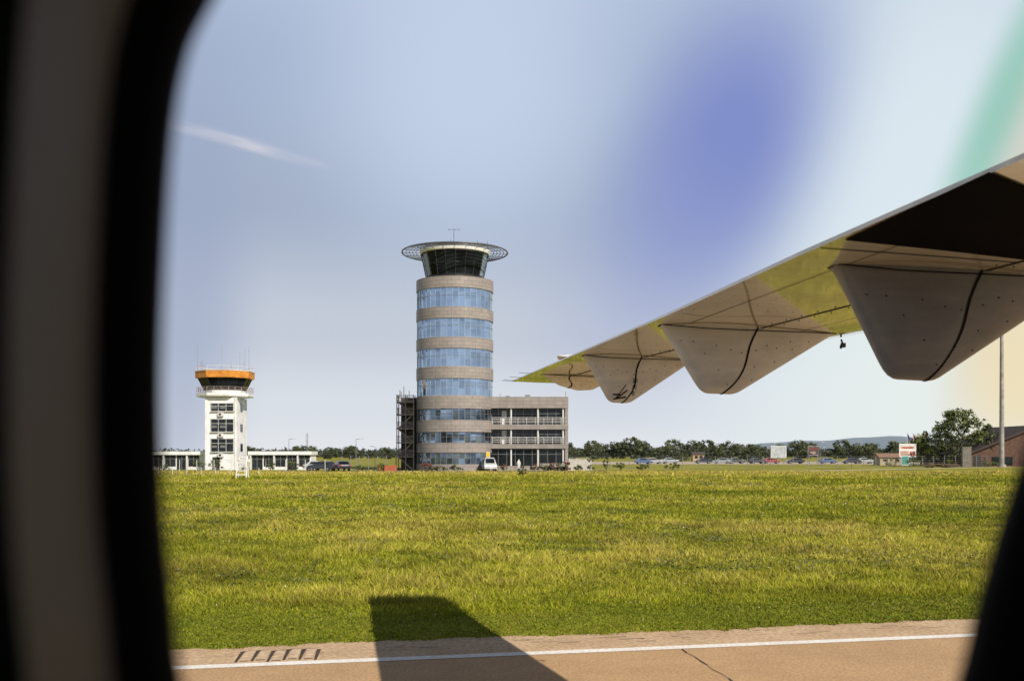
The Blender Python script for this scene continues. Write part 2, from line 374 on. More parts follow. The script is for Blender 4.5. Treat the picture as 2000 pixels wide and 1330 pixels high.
for k in (11,18):
    pp=MB(); t=.08+2*math.pi*(k+.12)/NC;t2=.08+2*math.pi*(k+.88)/NC
    pp.add([(TX+4.42*math.cos(t),TY+4.42*math.sin(t),29.3),(TX+4.42*math.cos(t2),TY+4.42*math.sin(t2),29.3),(TX+5.12*math.cos(t2),TY+5.12*math.sin(t2),32.5),(TX+5.12*math.cos(t),TY+5.12*math.sin(t),32.5)],[(0,1,2,3)])
    pp.make("sun_blind",blindm,co,off)
mb=MB(); mb.rev(TX,TY,[(5.0,32.74),(5.25,32.80),(5.35,33.1),(5.35,33.45),(5.1,33.55),(0.01,33.75)],n=64); ro=mb.make("roof",white_paint,tw,off,smooth=True,auto=True)
mb=MB()
for rr,tr in ((5.95,.055),(6.45,.055),(6.95,.055),(7.45,.055),(8.02,.12)): mb.torus(TX,TY,33.12,rr,tr,n=80,k=8)
for k in range(20):
    t=2*math.pi*k/20+.05; c,s=math.cos(t),math.sin(t)
    mb.tube((TX+5.3*c,TY+5.3*s,33.1),(TX+8.02*c,TY+8.02*s,33.1),.045,n=5)
mb.make("canopy_ring",M("grey_canopy_tube",(.15,.16,.18),.4,metal=.4,var=.05),tw,off,smooth=True)
for (ax,ay,h,kind) in ((-.15,0,3.3,1),(-1.2,-1,1.0,0),(-.5,-2,1.2,0),(3.5,-1,1.3,0),(5.0,-1.2,1.1,0),(-4.2,-2,.8,0),(2.2,-3,.7,0),(-2.6,1,.9,0)):
    a=MB(); a.tube((TX+ax,TY+ay,33.3),(TX+ax,TY+ay,33.6+h),.05,n=5,r1=.03)
    if kind:
        a.tube((TX+ax-.8,TY+ay,33.4+h),(TX+ax+.8,TY+ay,33.4+h),.03,n=4)
        a.tube((TX+ax-.8,TY+ay,33.2+h),(TX+ax-.8,TY+ay,33.6+h),.025,n=4); a.tube((TX+ax+.8,TY+ay,33.2+h),(TX+ax+.8,TY+ay,33.6+h),.025,n=4)
    else: a.box(TX+ax-.12,TX+ax+.12,TY+ay-.1,TY+ay+.1,33.2+h*.6,33.4+h*.6)
    a.make("antenna",dark_metal,tw,off)
# annex with open galleries
ax0,ax1,ay0,ay1=-3.6,8.49,150.0,163.
mb=MB()
mb.box(ax0,ax1,ay0,ay1,9.4,11.1); mb.box(ax0,ax1,ay0,ay1,6.2,6.95); mb.box(ax0,ax1,ay0,ay1,3.3,4.0)
mb.box(ax0,ax1,ay0+.1,ay0+.5,0,.7)
mb.box(8.0,8.46,ay0+.05,ay0+.5,.7,9.4)
mb.box(4.2,8.0,ay0+.12,ay0+.5,.7,1.1)
mb.make("annex_wall",granite_flat,tw,off)
mb=MB(); mb.box(ax0,8.46,ay0+2.6,ay1-.1,.05,11.0); mb.make("inner_wall",shaded_granite,tw,off)
for z0,z1 in ((6.95,9.4),(4.0,6.2),(.7,3.3)):
    for gx0,gx1,gy in ((ax0+.2,3.75,1.7),(4.05,7.98,.75)):
        yy=ay0+(gy if z0>3 else .55)
        g=MB(); g.box(gx0,gx1,yy,yy+.1,z0+.02,z1-.02); go=g.make("window",dark_glass,tw,off)
        f=MB(); x=gx0+.05
        while x<gx1:
            f.box(x-.025,x+.025,yy-.06,yy-.003,z0+.03,z1-.03); x+=1.28
        f.box(gx0+.02,gx1-.02,yy-.045,yy-.004,z0+(z1-z0)*.66,z0+(z1-z0)*.66+.05)
        f.make("frame",grey_metal,go,off)
    if z0>3:
        d=MB(); yy=ay0+1.7; d.box(-1.55,-.85,yy-.12,yy-.065,z0+.03,z0+2.1); d.make("door",rail_white,tw,off)
for x in (-.15,3.9,7.7):
    c_=MB(); c_.tube((x,ay0+.35,.02),(x,ay0+.35,3.3),.14,n=12); c_.tube((x,ay0+.35,4.0),(x,ay0+.35,6.2),.14,n=12); c_.tube((x,ay0+.35,6.95),(x,ay0+.35,9.4),.14,n=12); c_.make("column",rail_white,tw,off,smooth=True,auto=True)
for z0 in (6.95,4.0):
    r_=MB()
    for dz in (.3,.55,.8,1.02): r_.tube((ax0+.5,ay0+.05,z0+dz),(8.0,ay0+.05,z0+dz),.035,n=5)
    x=ax0+.6
    while x<8: r_.tube((x,ay0+.05,z0),(x,ay0+.05,z0+1.02),.035,n=5); x+=1.3
    r_.make("railing",rail_white,tw,off)
for bx in ((2,2.8,153,153.8,11.1,11.6),(-1,-.3,154,154.6,11.1,11.5),(8.1,8.2,151,151.1,11.1,11.9),(-1.85,-1.75,151,151.1,11.1,11.7)):
    v_=MB(); v_.box(*bx); v_.make("roof_vent",grey_metal,tw,off)
# shaded stair block with fire escape
mb=MB(); mb.box(-17.0,-12.6,152.4,161,0,11.1); mb.make("stair_block_wall",shaded_granite,tw,off)
mb=MB()
for x in (-17.3,-16.0,-14.8):
    for y in (149.6,152.1): mb.tube((x,y,0),(x,y,11.4),.08,n=5)
lv=[2.0,4.1,6.2,8.3,10.2]
for i,z in enumerate(lv):
    mb.box(-17.4,-14.75,149.5,152.2,z,z+.14)
    for dz in (.25,.45,.7,.9,1.1):
        mb.tube((-17.35,149.55,z+dz),(-14.8,149.55,z+dz),.045,n=4); mb.tube((-17.35,149.55,z+dz),(-17.35,152.15,z+dz),.045,n=4)
    zb=lv[i-1] if i else 0
    a,b=((-17.1,-15.0) if i%2 else (-15.0,-17.1))
    for y in (149.7,150.6):
        mb.tube((a,y,zb+.1),(b,y,z+.1),.11,n=4)
    for s in range(9):
        t=(s+.5)/9; mb.box(a+(b-a)*t-.15,a+(b-a)*t+.15,149.7,150.6,zb+(z-zb)*t,zb+(z-zb)*t+.05)
for x,h in ((-17.0,12.2),(-16.4,12.7),(-15.6,12.1),(-16.8,11.9)): mb.tube((x,151,11),(x,151,h),.06,n=4)
mb.make("fire_escape",M("weathered_escape_steel",(.045,.042,.04),.6,metal=.2,var=.25),tw,off)

# ---------------------------------------------------------------- old control tower
OX,OY=-45.6,158.3; off=(OX,OY,0)
ot=thing("old_control_tower","white rendered control tower with orange cab roof, balcony and aerials","control tower",off)
mb=MB(); mb.box(-47.4,-43.0,155,161.5,0,11.3); mb.box(-47.75,-47.35,154.85,155.6,0,11.3); mb.box(-43.1,-42.85,154.85,155.4,0,11.3)
mb.make("wall",old_white,ot,off)
blm=M("grey_blind",(.16,.17,.17),.7)
for z0,z1 in ((9.15,10.4),(5.95,7.95),(2.85,4.9)):
    g=MB(); g.box(-46.85,-43.3,154.9,154.99,z0,z1); go=g.make("window",dark_glass,ot,off)
    f=MB()
    for x in (-46.85,-45.7,-44.5,-43.35): f.box(x,x+.05,154.82,154.895,z0,z1)
    f.box(-46.9,-43.25,154.82,154.897,z1-.06,z1+.04); f.box(-46.95,-43.2,154.7,154.898,z0-.1,z0); f.box(-46.8,-43.3,154.83,154.894,z0+(z1-z0)*.62,z0+(z1-z0)*.62+.05)
    f.make("frame",rail_white,go,off)
    for k in range(2):
        b=MB(); xx=-46.7+k*1.3; b.box(xx,xx+.8,154.86,154.897,z0+(z1-z0)*.3,z0+(z1-z0)*.3+.35)
        b.make("blind",blm,go,off)
for z in (8.35,5.1,2.0):
    a=MB(); a.box(-45.7,-44.85,154.55,154.97,z,z+.6); ao=a.make("air_conditioner",rail_white,ot,off,bevel=.03)
    a=MB(); a.rev(0,0,[(.01,0),(.2,0)],n=12); 
    o=a.make("fan_grille",dark_metal,ao,(0,0,0)); o.rotation_euler=(math.radians(90),0,0); o.location=(-45.35-OX,154.54-OY,z+.3)
mb=MB(); mb.box(-46.6,-45.5,154.9,154.98,.1,2.0); mb.make("door",dark_metal,ot,off)
for z in (9.2,6.0,2.9):
    g=MB(); g.box(-42.99,-42.93,157.6,158.8,z,z+1.2); g.make("side_window",dark_glass,ot,off)
mb=MB(); mb.rev(OX,OY,[(3.0,11.3),(4.35,11.45),(4.45,11.6),(4.45,12.0),(3.0,12.05)],n=8,ph=math.pi/8); mb.make("balcony",old_white,ot,off)
mb=MB()
for k in range(8):
    t=math.pi/8+k*math.pi/4;t2=t+math.pi/4
    for dz in (.35,.65,.95): mb.tube((OX+4.4*math.cos(t),OY+4.4*math.sin(t),12.+dz),(OX+4.4*math.cos(t2),OY+4.4*math.sin(t2),12.+dz),.03,n=4)
    for q in (0,.33,.66):
        x=OX+4.4*(math.cos(t)*(1-q)+math.cos(t2)*q); y=OY+4.4*(math.sin(t)*(1-q)+math.sin(t2)*q); mb.tube((x,y,12.0),(x,y,12.95),.035,n=4)
mb.make("railing",M("rust_stained_rail",(.42,.33,.28),.6,var=.2),ot,off)
mb=MB(); mb.rev(OX,OY,[(3.1,12.02),(3.2,12.5)],n=8,ph=math.pi/8); mb.make("cab_base",old_white,ot,off)
mb=MB(); mb.rev(OX,OY,[(3.2,12.5),(4.2,14.5)],n=8,ph=math.pi/8); co=mb.make("cab_glazing",cab_glass,ot,off)
mb=MB()
for k in range(8):
    t=math.pi/8+k*math.pi/4;t2=t+math.pi/4
    for q in (0,.5):
        cx=math.cos(t)*(1-q)+math.cos(t2)*q; sy=math.sin(t)*(1-q)+math.sin(t2)*q
        mb.tube((OX+3.23*cx,OY+3.23*sy,12.5),(OX+4.23*cx,OY+4.23*sy,14.5),.05,n=4)
mb.make("frame",dark_metal,co,off)
mb=MB(); mb.rev(OX,OY,[(3.5,14.37),(4.55,14.40),(4.6,15.45),(4.3,15.6),(.01,15.85)],n=8,ph=math.pi/8); ro=mb.make("roof",orange,ot,off)
mb=MB()
for k in range(8):
    t=math.pi/8+k*math.pi/4;t2=t+math.pi/4
    mb.tube((OX+4.4*math.cos(t),OY+4.4*math.sin(t),16.2),(OX+4.4*math.cos(t2),OY+4.4*math.sin(t2),16.2),.035,n=4)
    mb.tube((OX+4.62*math.cos(t),OY+4.62*math.sin(t),15.5),(OX+4.62*math.cos(t2),OY+4.62*math.sin(t2),15.5),.06,n=4)
    for q in (0,.5):
        x=OX+4.4*(math.cos(t)*(1-q)+math.cos(t2)*q); y=OY+4.4*(math.sin(t)*(1-q)+math.sin(t2)*q); mb.tube((x,y,15.4),(x,y,16.2),.03,n=4)
mb.make("roof_rail",rail_white,ot,off)
for dx,dy,h in ((-4.1,-1,19.6),(-3.8,.5,17.4),(-3.2,-2,17.2),(-.55,0,19.9),(-1.5,1,17.0),(2.6,-1,18.6),(3.15,0,19.0),(3.9,-.5,19.6),(1.5,-2,16.9),(3.4,-2,17.3)):
    a=MB(); a.tube((OX+dx,OY+dy,15.4),(OX+dx,OY+dy,h),.032,n=4,r1=.014); a.tube((OX+dx-.15,OY+dy,h-.8),(OX+dx+.15,OY+dy,h-.8),.015,n=4); a.make("antenna",grey_metal,ot,off)
def lowwing(x0,x1,y0,label):
    off=((x0+x1)/2,y0,0); t=thing("low_terminal_building",label,"building",off)
    m=MB(); m.box(x0,x1,y0+.25,y0+4.5,0,2.35); m.make("wall",old_white,t,off)
    m=MB(); m.box(x0-.15,x1+.2,y0-.35,y0+4.7,2.35,2.9); m.make("roof",old_white,t,off)
    x=x0+.3; i=0
    while x<x1-1.6:
        g=MB(); z0=.55 if i%3 else .05
        g.box(x+.08,x+1.72,y0+.17,y0+.24,z0,2.3); go=g.make("window" if i%3 else "door",dark_glass,t,off)
        f=MB(); f.box(x+.84,x+.9,y0+.1,y0+.165,z0,2.3); f.box(x+.1,x+1.7,y0+.1,y0+.164,1.7,1.75); f.make("frame",grey_metal,go,off)
        x+=1.85; i+=1
    for k in range(int((x1-x0)/3.7)+1):
        xx=x0+.2+k*3.7; p=MB(); p.box(xx-.12,xx+.12,y0-.2,y0+.05,0,2.35); p.make("column",rail_white,t,off)
lowwing(-70,-47.9,157.2,"low flat-roofed white building with dark windows beside the old tower")
lowwing(-41.2,-31.6,156.2,"low flat-roofed white wing with columns beside the old tower")

# ---------------------------------------------------------------- trees
def trunk_mesh(name,h,r,seed,mat=wood_bark):
    rr=random.Random(seed); m=MB(); x=y=0;pz=0;pr=r
    pts=[]
    for i in range(4):
        nz=h*(i+1)/4*.62; nx=x+rr.uniform(-.03,.03)*h; ny=y+rr.uniform(-.03,.03)*h; nr=r*(1-.18*(i+1))
        m.tube((x,y,pz),(nx,ny,nz),pr,n=8,r1=nr,caps=False); pts.append((nx,ny,nz)); x,y,pz,pr=nx,ny,nz,nr
    for i in range(7):
        b=pts[rr.choice((1,2,3))]; a=rr.uniform(0,6.28); l=h*rr.uniform(.2,.34)
        m.tube(b,(b[0]+math.cos(a)*l,b[1]+math.sin(a)*l,b[2]+l*rr.uniform(.5,1.1)),r*.4,n=5,r1=r*.08,caps=False)
    return m
def crown_mesh(h,w,seed,ncl,nlf,ls,base=.20,cl=(.09,.19)):
    r=np.random.default_rng(seed); m=MB()
    for c in range(ncl):
        a=r.uniform(0,6.28); q=r.uniform(.15,1)**.6; zt=r.uniform(.0,1)
        prof=math.sin(math.pi*min(1,(.18+.82*zt)**.8*.95))*.5+.14
        cx=math.cos(a)*q*w*prof; cy=math.sin(a)*q*w*prof; cz=h*(base+(.94-base)*zt)
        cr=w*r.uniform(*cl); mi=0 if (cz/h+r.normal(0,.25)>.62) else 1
        for k in range(nlf):
            d=r.normal(0,1,3); d/=np.linalg.norm(d); p=np.array([cx,cy,cz])+d*cr*r.uniform(.35,1.15)*np.array([1,1,.75])
            e=r.normal(0,1,3); e/=np.linalg.norm(e); g=np.cross(e,d+.001); g/=np.linalg.norm(g)+1e-6; L_=ls*r.uniform(.6,1.4)
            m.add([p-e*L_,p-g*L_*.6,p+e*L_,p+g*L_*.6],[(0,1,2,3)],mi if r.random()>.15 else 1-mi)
    return m
def tree(loc,h,w,seed,label,ncl=45,nlf=40,ls=.22,mats=(leafA,leafB),group=None,name="tree",base=.2,cl=(.09,.19)):
    t=thing(name,label,"tree",loc,group=group)
    trunk_mesh("trunk",h,h*.028,seed).make("trunk",wood_bark,t)
    crown_mesh(h,w,seed,ncl,nlf,ls,base,cl).make("crown",list(mats),t)
    return t
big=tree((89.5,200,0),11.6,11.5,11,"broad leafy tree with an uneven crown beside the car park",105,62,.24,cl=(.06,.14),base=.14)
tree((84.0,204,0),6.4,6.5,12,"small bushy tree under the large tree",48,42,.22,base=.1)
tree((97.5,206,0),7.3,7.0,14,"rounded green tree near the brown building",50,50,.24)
protos=[tree((0,0,0),8.5,w,20+i,"dark green broadleaf tree in the distant tree line",44,30,.42,(hazA,hazB),"trees lining the far side of the airfield",base=.1) for i,w in enumerate((8.5,9.5,7.5,10.))]
pos=[]
r=random.Random(3)
X=22.
while X<262:
    pos.append((X,460+r.uniform(-45,45)+max(0,X-100)*.1)); X+=r.uniform(2.6,5.0)
X=-136.
while X<-38:
    pos.append((X,450+r.uniform(-25,25))); X+=r.uniform(3.4,8.5)
for x in (-33,-26): pos.append((x,455))
for x,y in ((47,300),(52,306),(66,320),(118,330),(124,322),(131,335),(139,326),(148,330),(157,322),(164,328),(76,318),(84,330)): pos.append((x,y))
pos.sort()
for i,(x,y) in enumerate(pos):
    s=r.uniform(.58,1.10)*(1 if x>0 else .66); 
    if y<400: s*=.60
    if 40<x<80 and y>400: s*=1.10
    p=protos[i%4]
    if i<4: p.location=(x,y,0); p.rotation_euler=(0,0,r.uniform(0,6)); p.scale=(s*1.1,s*1.1,s)
    else: copy_thing(p,(x,y,0),r.uniform(0,6),(s*r.uniform(1,1.25),s*r.uniform(1,1.25),s))
cs=[(random.uniform(-330,560),random.uniform(640,700),9,random.uniform(4,7.0),1.5) for _ in range(560)]
leafstuff("distant_woodland",cs,[(.075,.09,.065),(.055,.07,.055),(.09,.105,.075)],"hazy low woodland along the horizon","woodland",40)
hm=M("hazy_hillside",(.20,.25,.30),.95,var=.10,scale=.002)  # distance haze painted in as a bluish grey base colour
mb=MB(); xs=np.linspace(-5200,6400,160); vs=[]
for x in xs:
    h=24+12*math.sin(x/900+1)+92*math.exp(-((x-2330)/430)**2)+35*math.exp(-((x-1650)/300)**2)+35*math.exp(-((x-3100)/500)**2)+6*math.sin(x/130)+3*math.sin(x/47)
    h=max(h,6)
    vs+=[(x,5600,-1),(x,6300,h),(x,7200,-1)]
mb.add(vs,[(3*i+j,3*i+3+j,3*i+4+j,3*i+1+j) for i in range(len(xs)-1) for j in range(2)])
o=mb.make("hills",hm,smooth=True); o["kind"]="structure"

# ---------------------------------------------------------------- vehicles
paint={}
def cpaint(n,c):
    paint[n]=M("car_paint_"+n,c,.3,metal=.1,var=.04,coat=.6); return paint[n]
def build_car(loc,rz,mat,label,van=False,group=None):
    t=thing("parked_van" if van else "parked_car",label,"van" if van else "car",loc,rz,group)
    Lh=2.5 if van else 2.15; w=.92 if van else .86
    if van: prof=[(-2.5,.35),(-2.52,.9),(-2.46,1.75),(-2.25,1.95),(.9,1.98),(1.25,1.85),(1.85,1.12),(2.4,.98),(2.52,.7),(2.5,.35)]
    else: prof=[(-2.15,.35),(-2.2,.75),(-2.1,.98),(-1.75,1.02),(-1.25,1.40),(-.7,1.47),(.3,1.45),(1.05,.98),(1.95,.83),(2.15,.62),(2.12,.33)]
    zb=1.0 if van else .9
    m=MB(); vs=[]; n=len(prof)
    for sgn in (-1,1):
        for x,z in prof:
            ww=w-(.17*(z-zb)/.6 if z>zb else 0); vs.append((x,sgn*ww,z))
    m.add(vs,[tuple(range(n)),tuple(range(n,2*n))[::-1]]+[(i,i+n,(i+1)%n+n,(i+1)%n) for i in range(n)])
    m.make("body",mat,t,bevel=.05)
    zt=(1.78 if van else 1.36)
    for sgn in (-1,1):
        g=MB()
        def yy(z): return sgn*(w-.17*(z-zb)/.6+.012)
        x0b,x0t,x1b,x1t=(-.2,-.2,1.62,1.15) if van else (-1.35,-1.05,.92,.32)
        g.add([(x0b,yy(zb+.1),zb+.1),(x1b,yy(zb+.1),zb+.1),(x1t,yy(zt),zt),(x0t,yy(zt),zt)],[(0,1,2,3)]); g.make("side_window",dark_glass,t)
    if van: a,b=(1.82,1.17),(1.29,1.82)
    else: a,b=(1.0,1.03),(.38,1.41)
    g=MB(); g.add([(a[0]+.03,-.68,a[1]+.02),(a[0]+.03,.68,a[1]+.02),(b[0]+.03,.6,b[1]+.02),(b[0]+.03,-.6,b[1]+.02)],[(0,1,2,3)]); g.make("windscreen",dark_glass,t)
    if van: a,b=(-2.53,1.1),(-2.49,1.7)
    else: a,b=(-1.72,1.06),(-1.28,1.40)
    g=MB(); g.add([(a[0]-.03,-.66,a[1]+.01),(a[0]-.03,.66,a[1]+.01),(b[0]-.03,.58,b[1]+.01),(b[0]-.03,-.58,b[1]+.01)],[(0,1,2,3)]); g.make("rear_window",dark_glass,t)
    for sx in (-1.32,1.32):
        for sy in (-1,1):
            q=MB(); q.tube((sx,sy*(w-.18),.33),(sx,sy*(w+.02),.33),.33,n=16); wo=q.make("wheel",tyre,t)
            q=MB(); q.tube((sx,sy*(w+.0),.33),(sx,sy*(w+.035),.33),.19,n=12); q.make("rim",grey_metal,wo)
    for sy in (-1,1):
        q=MB(); xx=Lh-.03; q.box(xx-.1,xx+.04,sy*.6-.17,sy*.6+.17,.66,.82); q.make("headlight",M("headlight_lens",(.8,.8,.78),.15) if "headlight_lens" not in bpy.data.materials else bpy.data.materials["headlight_lens"],t,bevel=.02)
        q=MB(); q.box(-Lh-.06,-Lh+.06,sy*.66-.1,sy*.66+.1,.72,.92); q.make("taillight",M("red_lens",(.4,.02,.02),.2) if "red_lens" not in bpy.data.materials else bpy.data.materials["red_lens"],t,bevel=.02)
    q=MB(); q.box(Lh+.0,Lh+.05,-.26,.26,.42,.53); q.make("licence_plate",white_paint,t)
    return t
cw=cpaint("white",(.62,.62,.60)); cd=cpaint("dark",(.03,.035,.045)); cs_=cpaint("silver",(.30,.32,.34)); cb=cpaint("blue",(.05,.10,.22)); cr=cpaint("red",(.32,.03,.025))
build_car((-3.4,145.6,0),math.radians(-82),cw,"white van parked nose-out before the tower entrance",True)
grp="cars parked on the airport car park"
c0=build_car((-27.5,144.5,0),math.radians(160),cd,"dark parked car beside the perimeter fence",group=grp)
cols=[("dark",cd),("silver",cs_),("blue",cb),("white",cw),("red",cr)]
spots=[(-25.2,147,2.0,0),(-29.3,150,.3,1),(-38,170,.1,0),
       (31.5,238,.1,2),(34.5,243,.1,1),(48,250,3.1,0),(52,247,3.0,1),(56.5,251,.1,0),(60.8,247,.2,0),(65.6,252,0,4),(79,249,.1,2),(83.8,246,3.1,0),(88.5,250,.05,1),(93.5,246,0,3),(98,251,3.1,0),(103.2,247,.1,1),(113,250,0,0),(40,252,.1,1),(70.5,248,3.1,0),(109,246,.2,2)]
for x,y,rz,k in spots:
    copy_thing(c0,(x,y,0),rz,1.,cols[k][0]+" car parked on the airfield car park",("car_paint_dark",cols[k][1]))

# ---------------------------------------------------------------- street furniture
def lamp(loc,h,label,arm=.7):
    t=thing("street_lamp",label,"street lamp",loc,group="street lamps around the airport buildings")
    m=MB(); m.tube((0,0,0),(0,0,h),.06,n=8,r1=.035); m.tube((0,0,h),(arm,0,h+.1),.035,n=6); m.tube((0,0,0),(0,0,.4),.11,n=8); m.make("pole",grey_metal,t)
    m=MB(); m.box(arm-.1,arm+.45,-.11,.11,h+.06,h+.15); m.make("lamp_head",M("lamp_housing",(.5,.5,.5),.4) if "lamp_housing" not in bpy.data.materials else bpy.data.materials["lamp_housing"],t,bevel=.03)
    return t
l0=lamp((-23.5,150,0),4.7,"slim grey street lamp beside the tower")
for x,y,s,rz in ((-37.2,166,1.05,0),(-50.5,171,1.1,3.1),(-24.5,178,.8,3.1),(54.5,210,1.0,0),(74,240,1.1,0),(62,200,.8,0)):
    copy_thing(l0,(x,y,0),rz,s,"slim grey street lamp on the airport grounds")
t=thing("antenna_mast","thin grey lattice mast behind the low buildings","mast",(-35,170,0))
m=MB()
for dx,dy in ((-.15,-.1),(.15,-.1),(0,.15)): m.tube((dx,dy,0),(dx,dy,6),.03,n=4)
for k in range(12): m.tube((-.15,-.1,k*.5),(.15,-.1,k*.5+.5),.02,n=4)
m.make("mast",grey_metal,t)
t=thing("floodlight_mast","very tall grey steel mast beside the brown building","mast",(91.5,186,0))
m=MB(); m.tube((0,0,0),(0,0,12),.46,n=12,r1=.40,caps=False); m.tube((0,0,12),(0,0,27),.40,n=12,r1=.30); m.tube((0,0,0),(0,0,.5),.75,n=12); m.make("pole",M("weathered_mast_steel",(.30,.28,.26),.6,var=.25,scale=1),t,smooth=True,auto=True)
m=MB(); m.box(-.9,.9,-.25,.25,27,27.3); [m.box(-.9+i*.65,-.45+i*.65,-.45,-.1,27.3,27.65) for i in range(3)]; m.make("floodlight_rack",dark_metal,t)
def fence(pts,h,sp,label,mat,pr=.035,wires=6,name="fence"):
    t=thing(name,label,"fence",(*pts[0],0)); off=(*pts[0],0)
    p=MB()
    for (x0,y0),(x1,y1) in zip(pts[:-1],pts[1:]):
        L_=math.hypot(x1-x0,y1-y0); n=int(L_/sp)
        for i in range(n+1):
            x=x0+(x1-x0)*i/n;y=y0+(y1-y0)*i/n; p.tube((x,y,0),(x,y,h),pr,n=5)
        for k in range(wires):
            z=.15+(h-.2)*k/(wires-1); p.tube((x0,y0,z),(x1,y1,z),.010,n=4,mi=1)
    p.make("fence_panel",[mat,grey_metal],t,off)
fence([(-75,139),(-34,137.5),(-26,138.5)],1.7,2.4,"wire mesh fence with pale posts before the old tower",rail_white,.05)
fence([(-26,152),(-17.8,152)],2.2,1.2,"steel panel fence joining the tower",grey_metal,.05,9)
fence([(9,155),(22,160),(60,176),(130,214)],2.1,3,"long chain-link fence edging the airfield",grey_metal,.055)
fence([(-44,119),(-30,118)],.9,1.7,"low white marker stakes in the grass",rail_white,.04,2)
t=thing("ladder_stand","white tubular steel ladder stand in the grass","ladder",(-28.2,104,0))
m=MB()
for sx in (-.55,.55):
    m.tube((sx,-.4,0),(sx*.75,0,1.9),.06,n=6); m.tube((sx,.6,0),(sx*.75,.1,1.9),.06,n=6)
for k in range(4):
    z=.35+k*.42; xx=.55-.035*k*1.6; m.tube((-xx,-.4+z*.2,z),(xx,-.4+z*.2,z),.05,n=6); m.tube((-xx,.6-z*.25,z),(xx,.6-z*.25,z),.04,n=6)
m.box(-.45,.45,-.15,.3,1.88,1.95); m.tube((-.4,.3,1.9),(-.4,.3,2.2),.04,n=6); m.tube((.4,.3,1.9),(.4,.3,2.2),.04,n=6); m.tube((-.4,.3,2.2),(.4,.3,2.2),.04,n=6)
m.make("frame",white_paint,t)
def billboard(loc,w,h,zb,label,panels,rz=0):
    t=thing("billboard",label,"billboard",loc,rz)
    m=MB()
    for x in (-w*.35,w*.35): m.tube((x,.12,0),(x,.12,zb+h*.8),.09,n=6)
    m.make("post",grey_metal,t)
    m=MB(); m.box(-w/2,w/2,0,.1,zb,zb+h); m.make("board",white_paint,t)
    for i,(x0,x1,z0,z1,c) in enumerate(panels):
        m=MB(); yb=-.004-.006*i; m.box(x0,x1,yb-.004,yb,zb+z0,zb+z1); m.make("printed_panel",M("print_colour",c,.5,var=.2,scale=1.2),t)
billboard((64.3,240,0),3.7,2.9,1.5,"large pale grey advertising board on two posts",[(-1.75,1.75,.1,2.8,(.40,.43,.45))])
billboard((73.6,243,0),2.7,2.2,2.1,"dark red advertising board beside parked cars",[(-1.32,1.32,.05,2.15,(.07,.055,.06)),(-1.2,1.2,1.3,1.9,(.16,.045,.04)),(-.8,.5,.3,.9,(.3,.22,.18))])
billboard((79.5,200,0),3.4,2.7,1.8,"white and red advertising board on posts",[(-1.6,1.6,1.6,2.5,(.6,.59,.57)),(-1.3,1.2,1.75,2.1,(.42,.07,.05)),(-1.5,.2,.3,1.3,(.45,.30,.25)),(.4,1.5,.3,1.2,(.42,.14,.10))])
billboard((78.6,199,0),1.5,1.9,.2,"small teal notice board under the large one",[(-.7,.7,.1,1.8,(.06,.25,.24))])
billboard((-3.6,148.8,0),.6,.8,2.0,"small yellow information sign at the entrance",[(-.28,.28,.05,.75,(.75,.5,.03))])
for i,(dx,c1,c2) in enumerate(((-1.6,(.06,.07,.18),(.26,.23,.08)),(-.4,(.24,.06,.05),(.3,.3,.3)),(.8,(.26,.23,.08),(.06,.08,.18)),(2.,(.24,.06,.05),(.28,.28,.28)))):
    t=thing("flag","coloured cloth flag on a white flagpole","flag",(82.2+dx,203,0),group="row of flags by the car park")
    m=MB(); m.tube((0,0,0),(0,0,6.9),.045,n=6); m.make("flagpole",rail_white,t)
    for q,c in ((0,c1),(1,c2)):
        m=MB(); vs=[]
        for k in range(8):
            x=.05+k*.085; y=.08*math.sin(k*1.3); vs+=[(x,y,6.7-.95*q-.16*k),(x,y,5.75-.95*q-.16*k)]
        m.add(vs,[(2*k,2*k+2,2*k+3,2*k+1) for k in range(7)]); m.make("cloth",M("flag_cloth",c,.8,var=.1),t)
off=(98,196,0); t=thing("brown_hall","red-brown hall with dark pitched roof","building",off)
m=MB(); x0,x1,y0,y1=88.5,118,194,214; m.box(x0,x1,y0,y1,0,2.6)
m.add([(x0,y0,2.6),(x1,y0,2.6),(102,y0,7.8)],[(0,1,2)]); m.make("wall",brown_red,t,off)
m=MB(); m.add([(x0-.8,y0-.6,2.3),(102,y0-.6,8.1),(102,y1,8.1),(x0-.8,y1,2.3),(x1+.8,y0-.6,2.3),(x1+.8,y1,2.3)],[(0,1,2,3),(1,4,5,2)])
m.add([(x0-.8,y0-.61,1.9),(102,y0-.61,7.6),(102,y0-.61,8.1),(x0-.8,y0-.61,2.3)],[(0,1,2,3)]); m.make("roof",M("dark_brown_roofing",(.045,.03,.026),.8,var=.2),t,off)
m=MB(); m.box(93.5,97.5,193.9,193.97,.3,1.9); m.make("window",dark_glass,t,off)
m=MB(); m.box(90.0,91.3,193.9,193.97,.05,2.1); m.make("door",dark_metal,t,off)
off=(86,190,0); t=thing("concrete_wall","grey concrete wall block beside the brown hall","wall",off)
m=MB(); m.box(86.0,87.7,190,190.6,0,3.7); m.box(85.9,87.8,189.95,190.65,3.7,3.85); m.make("wall",concrete,t,off)
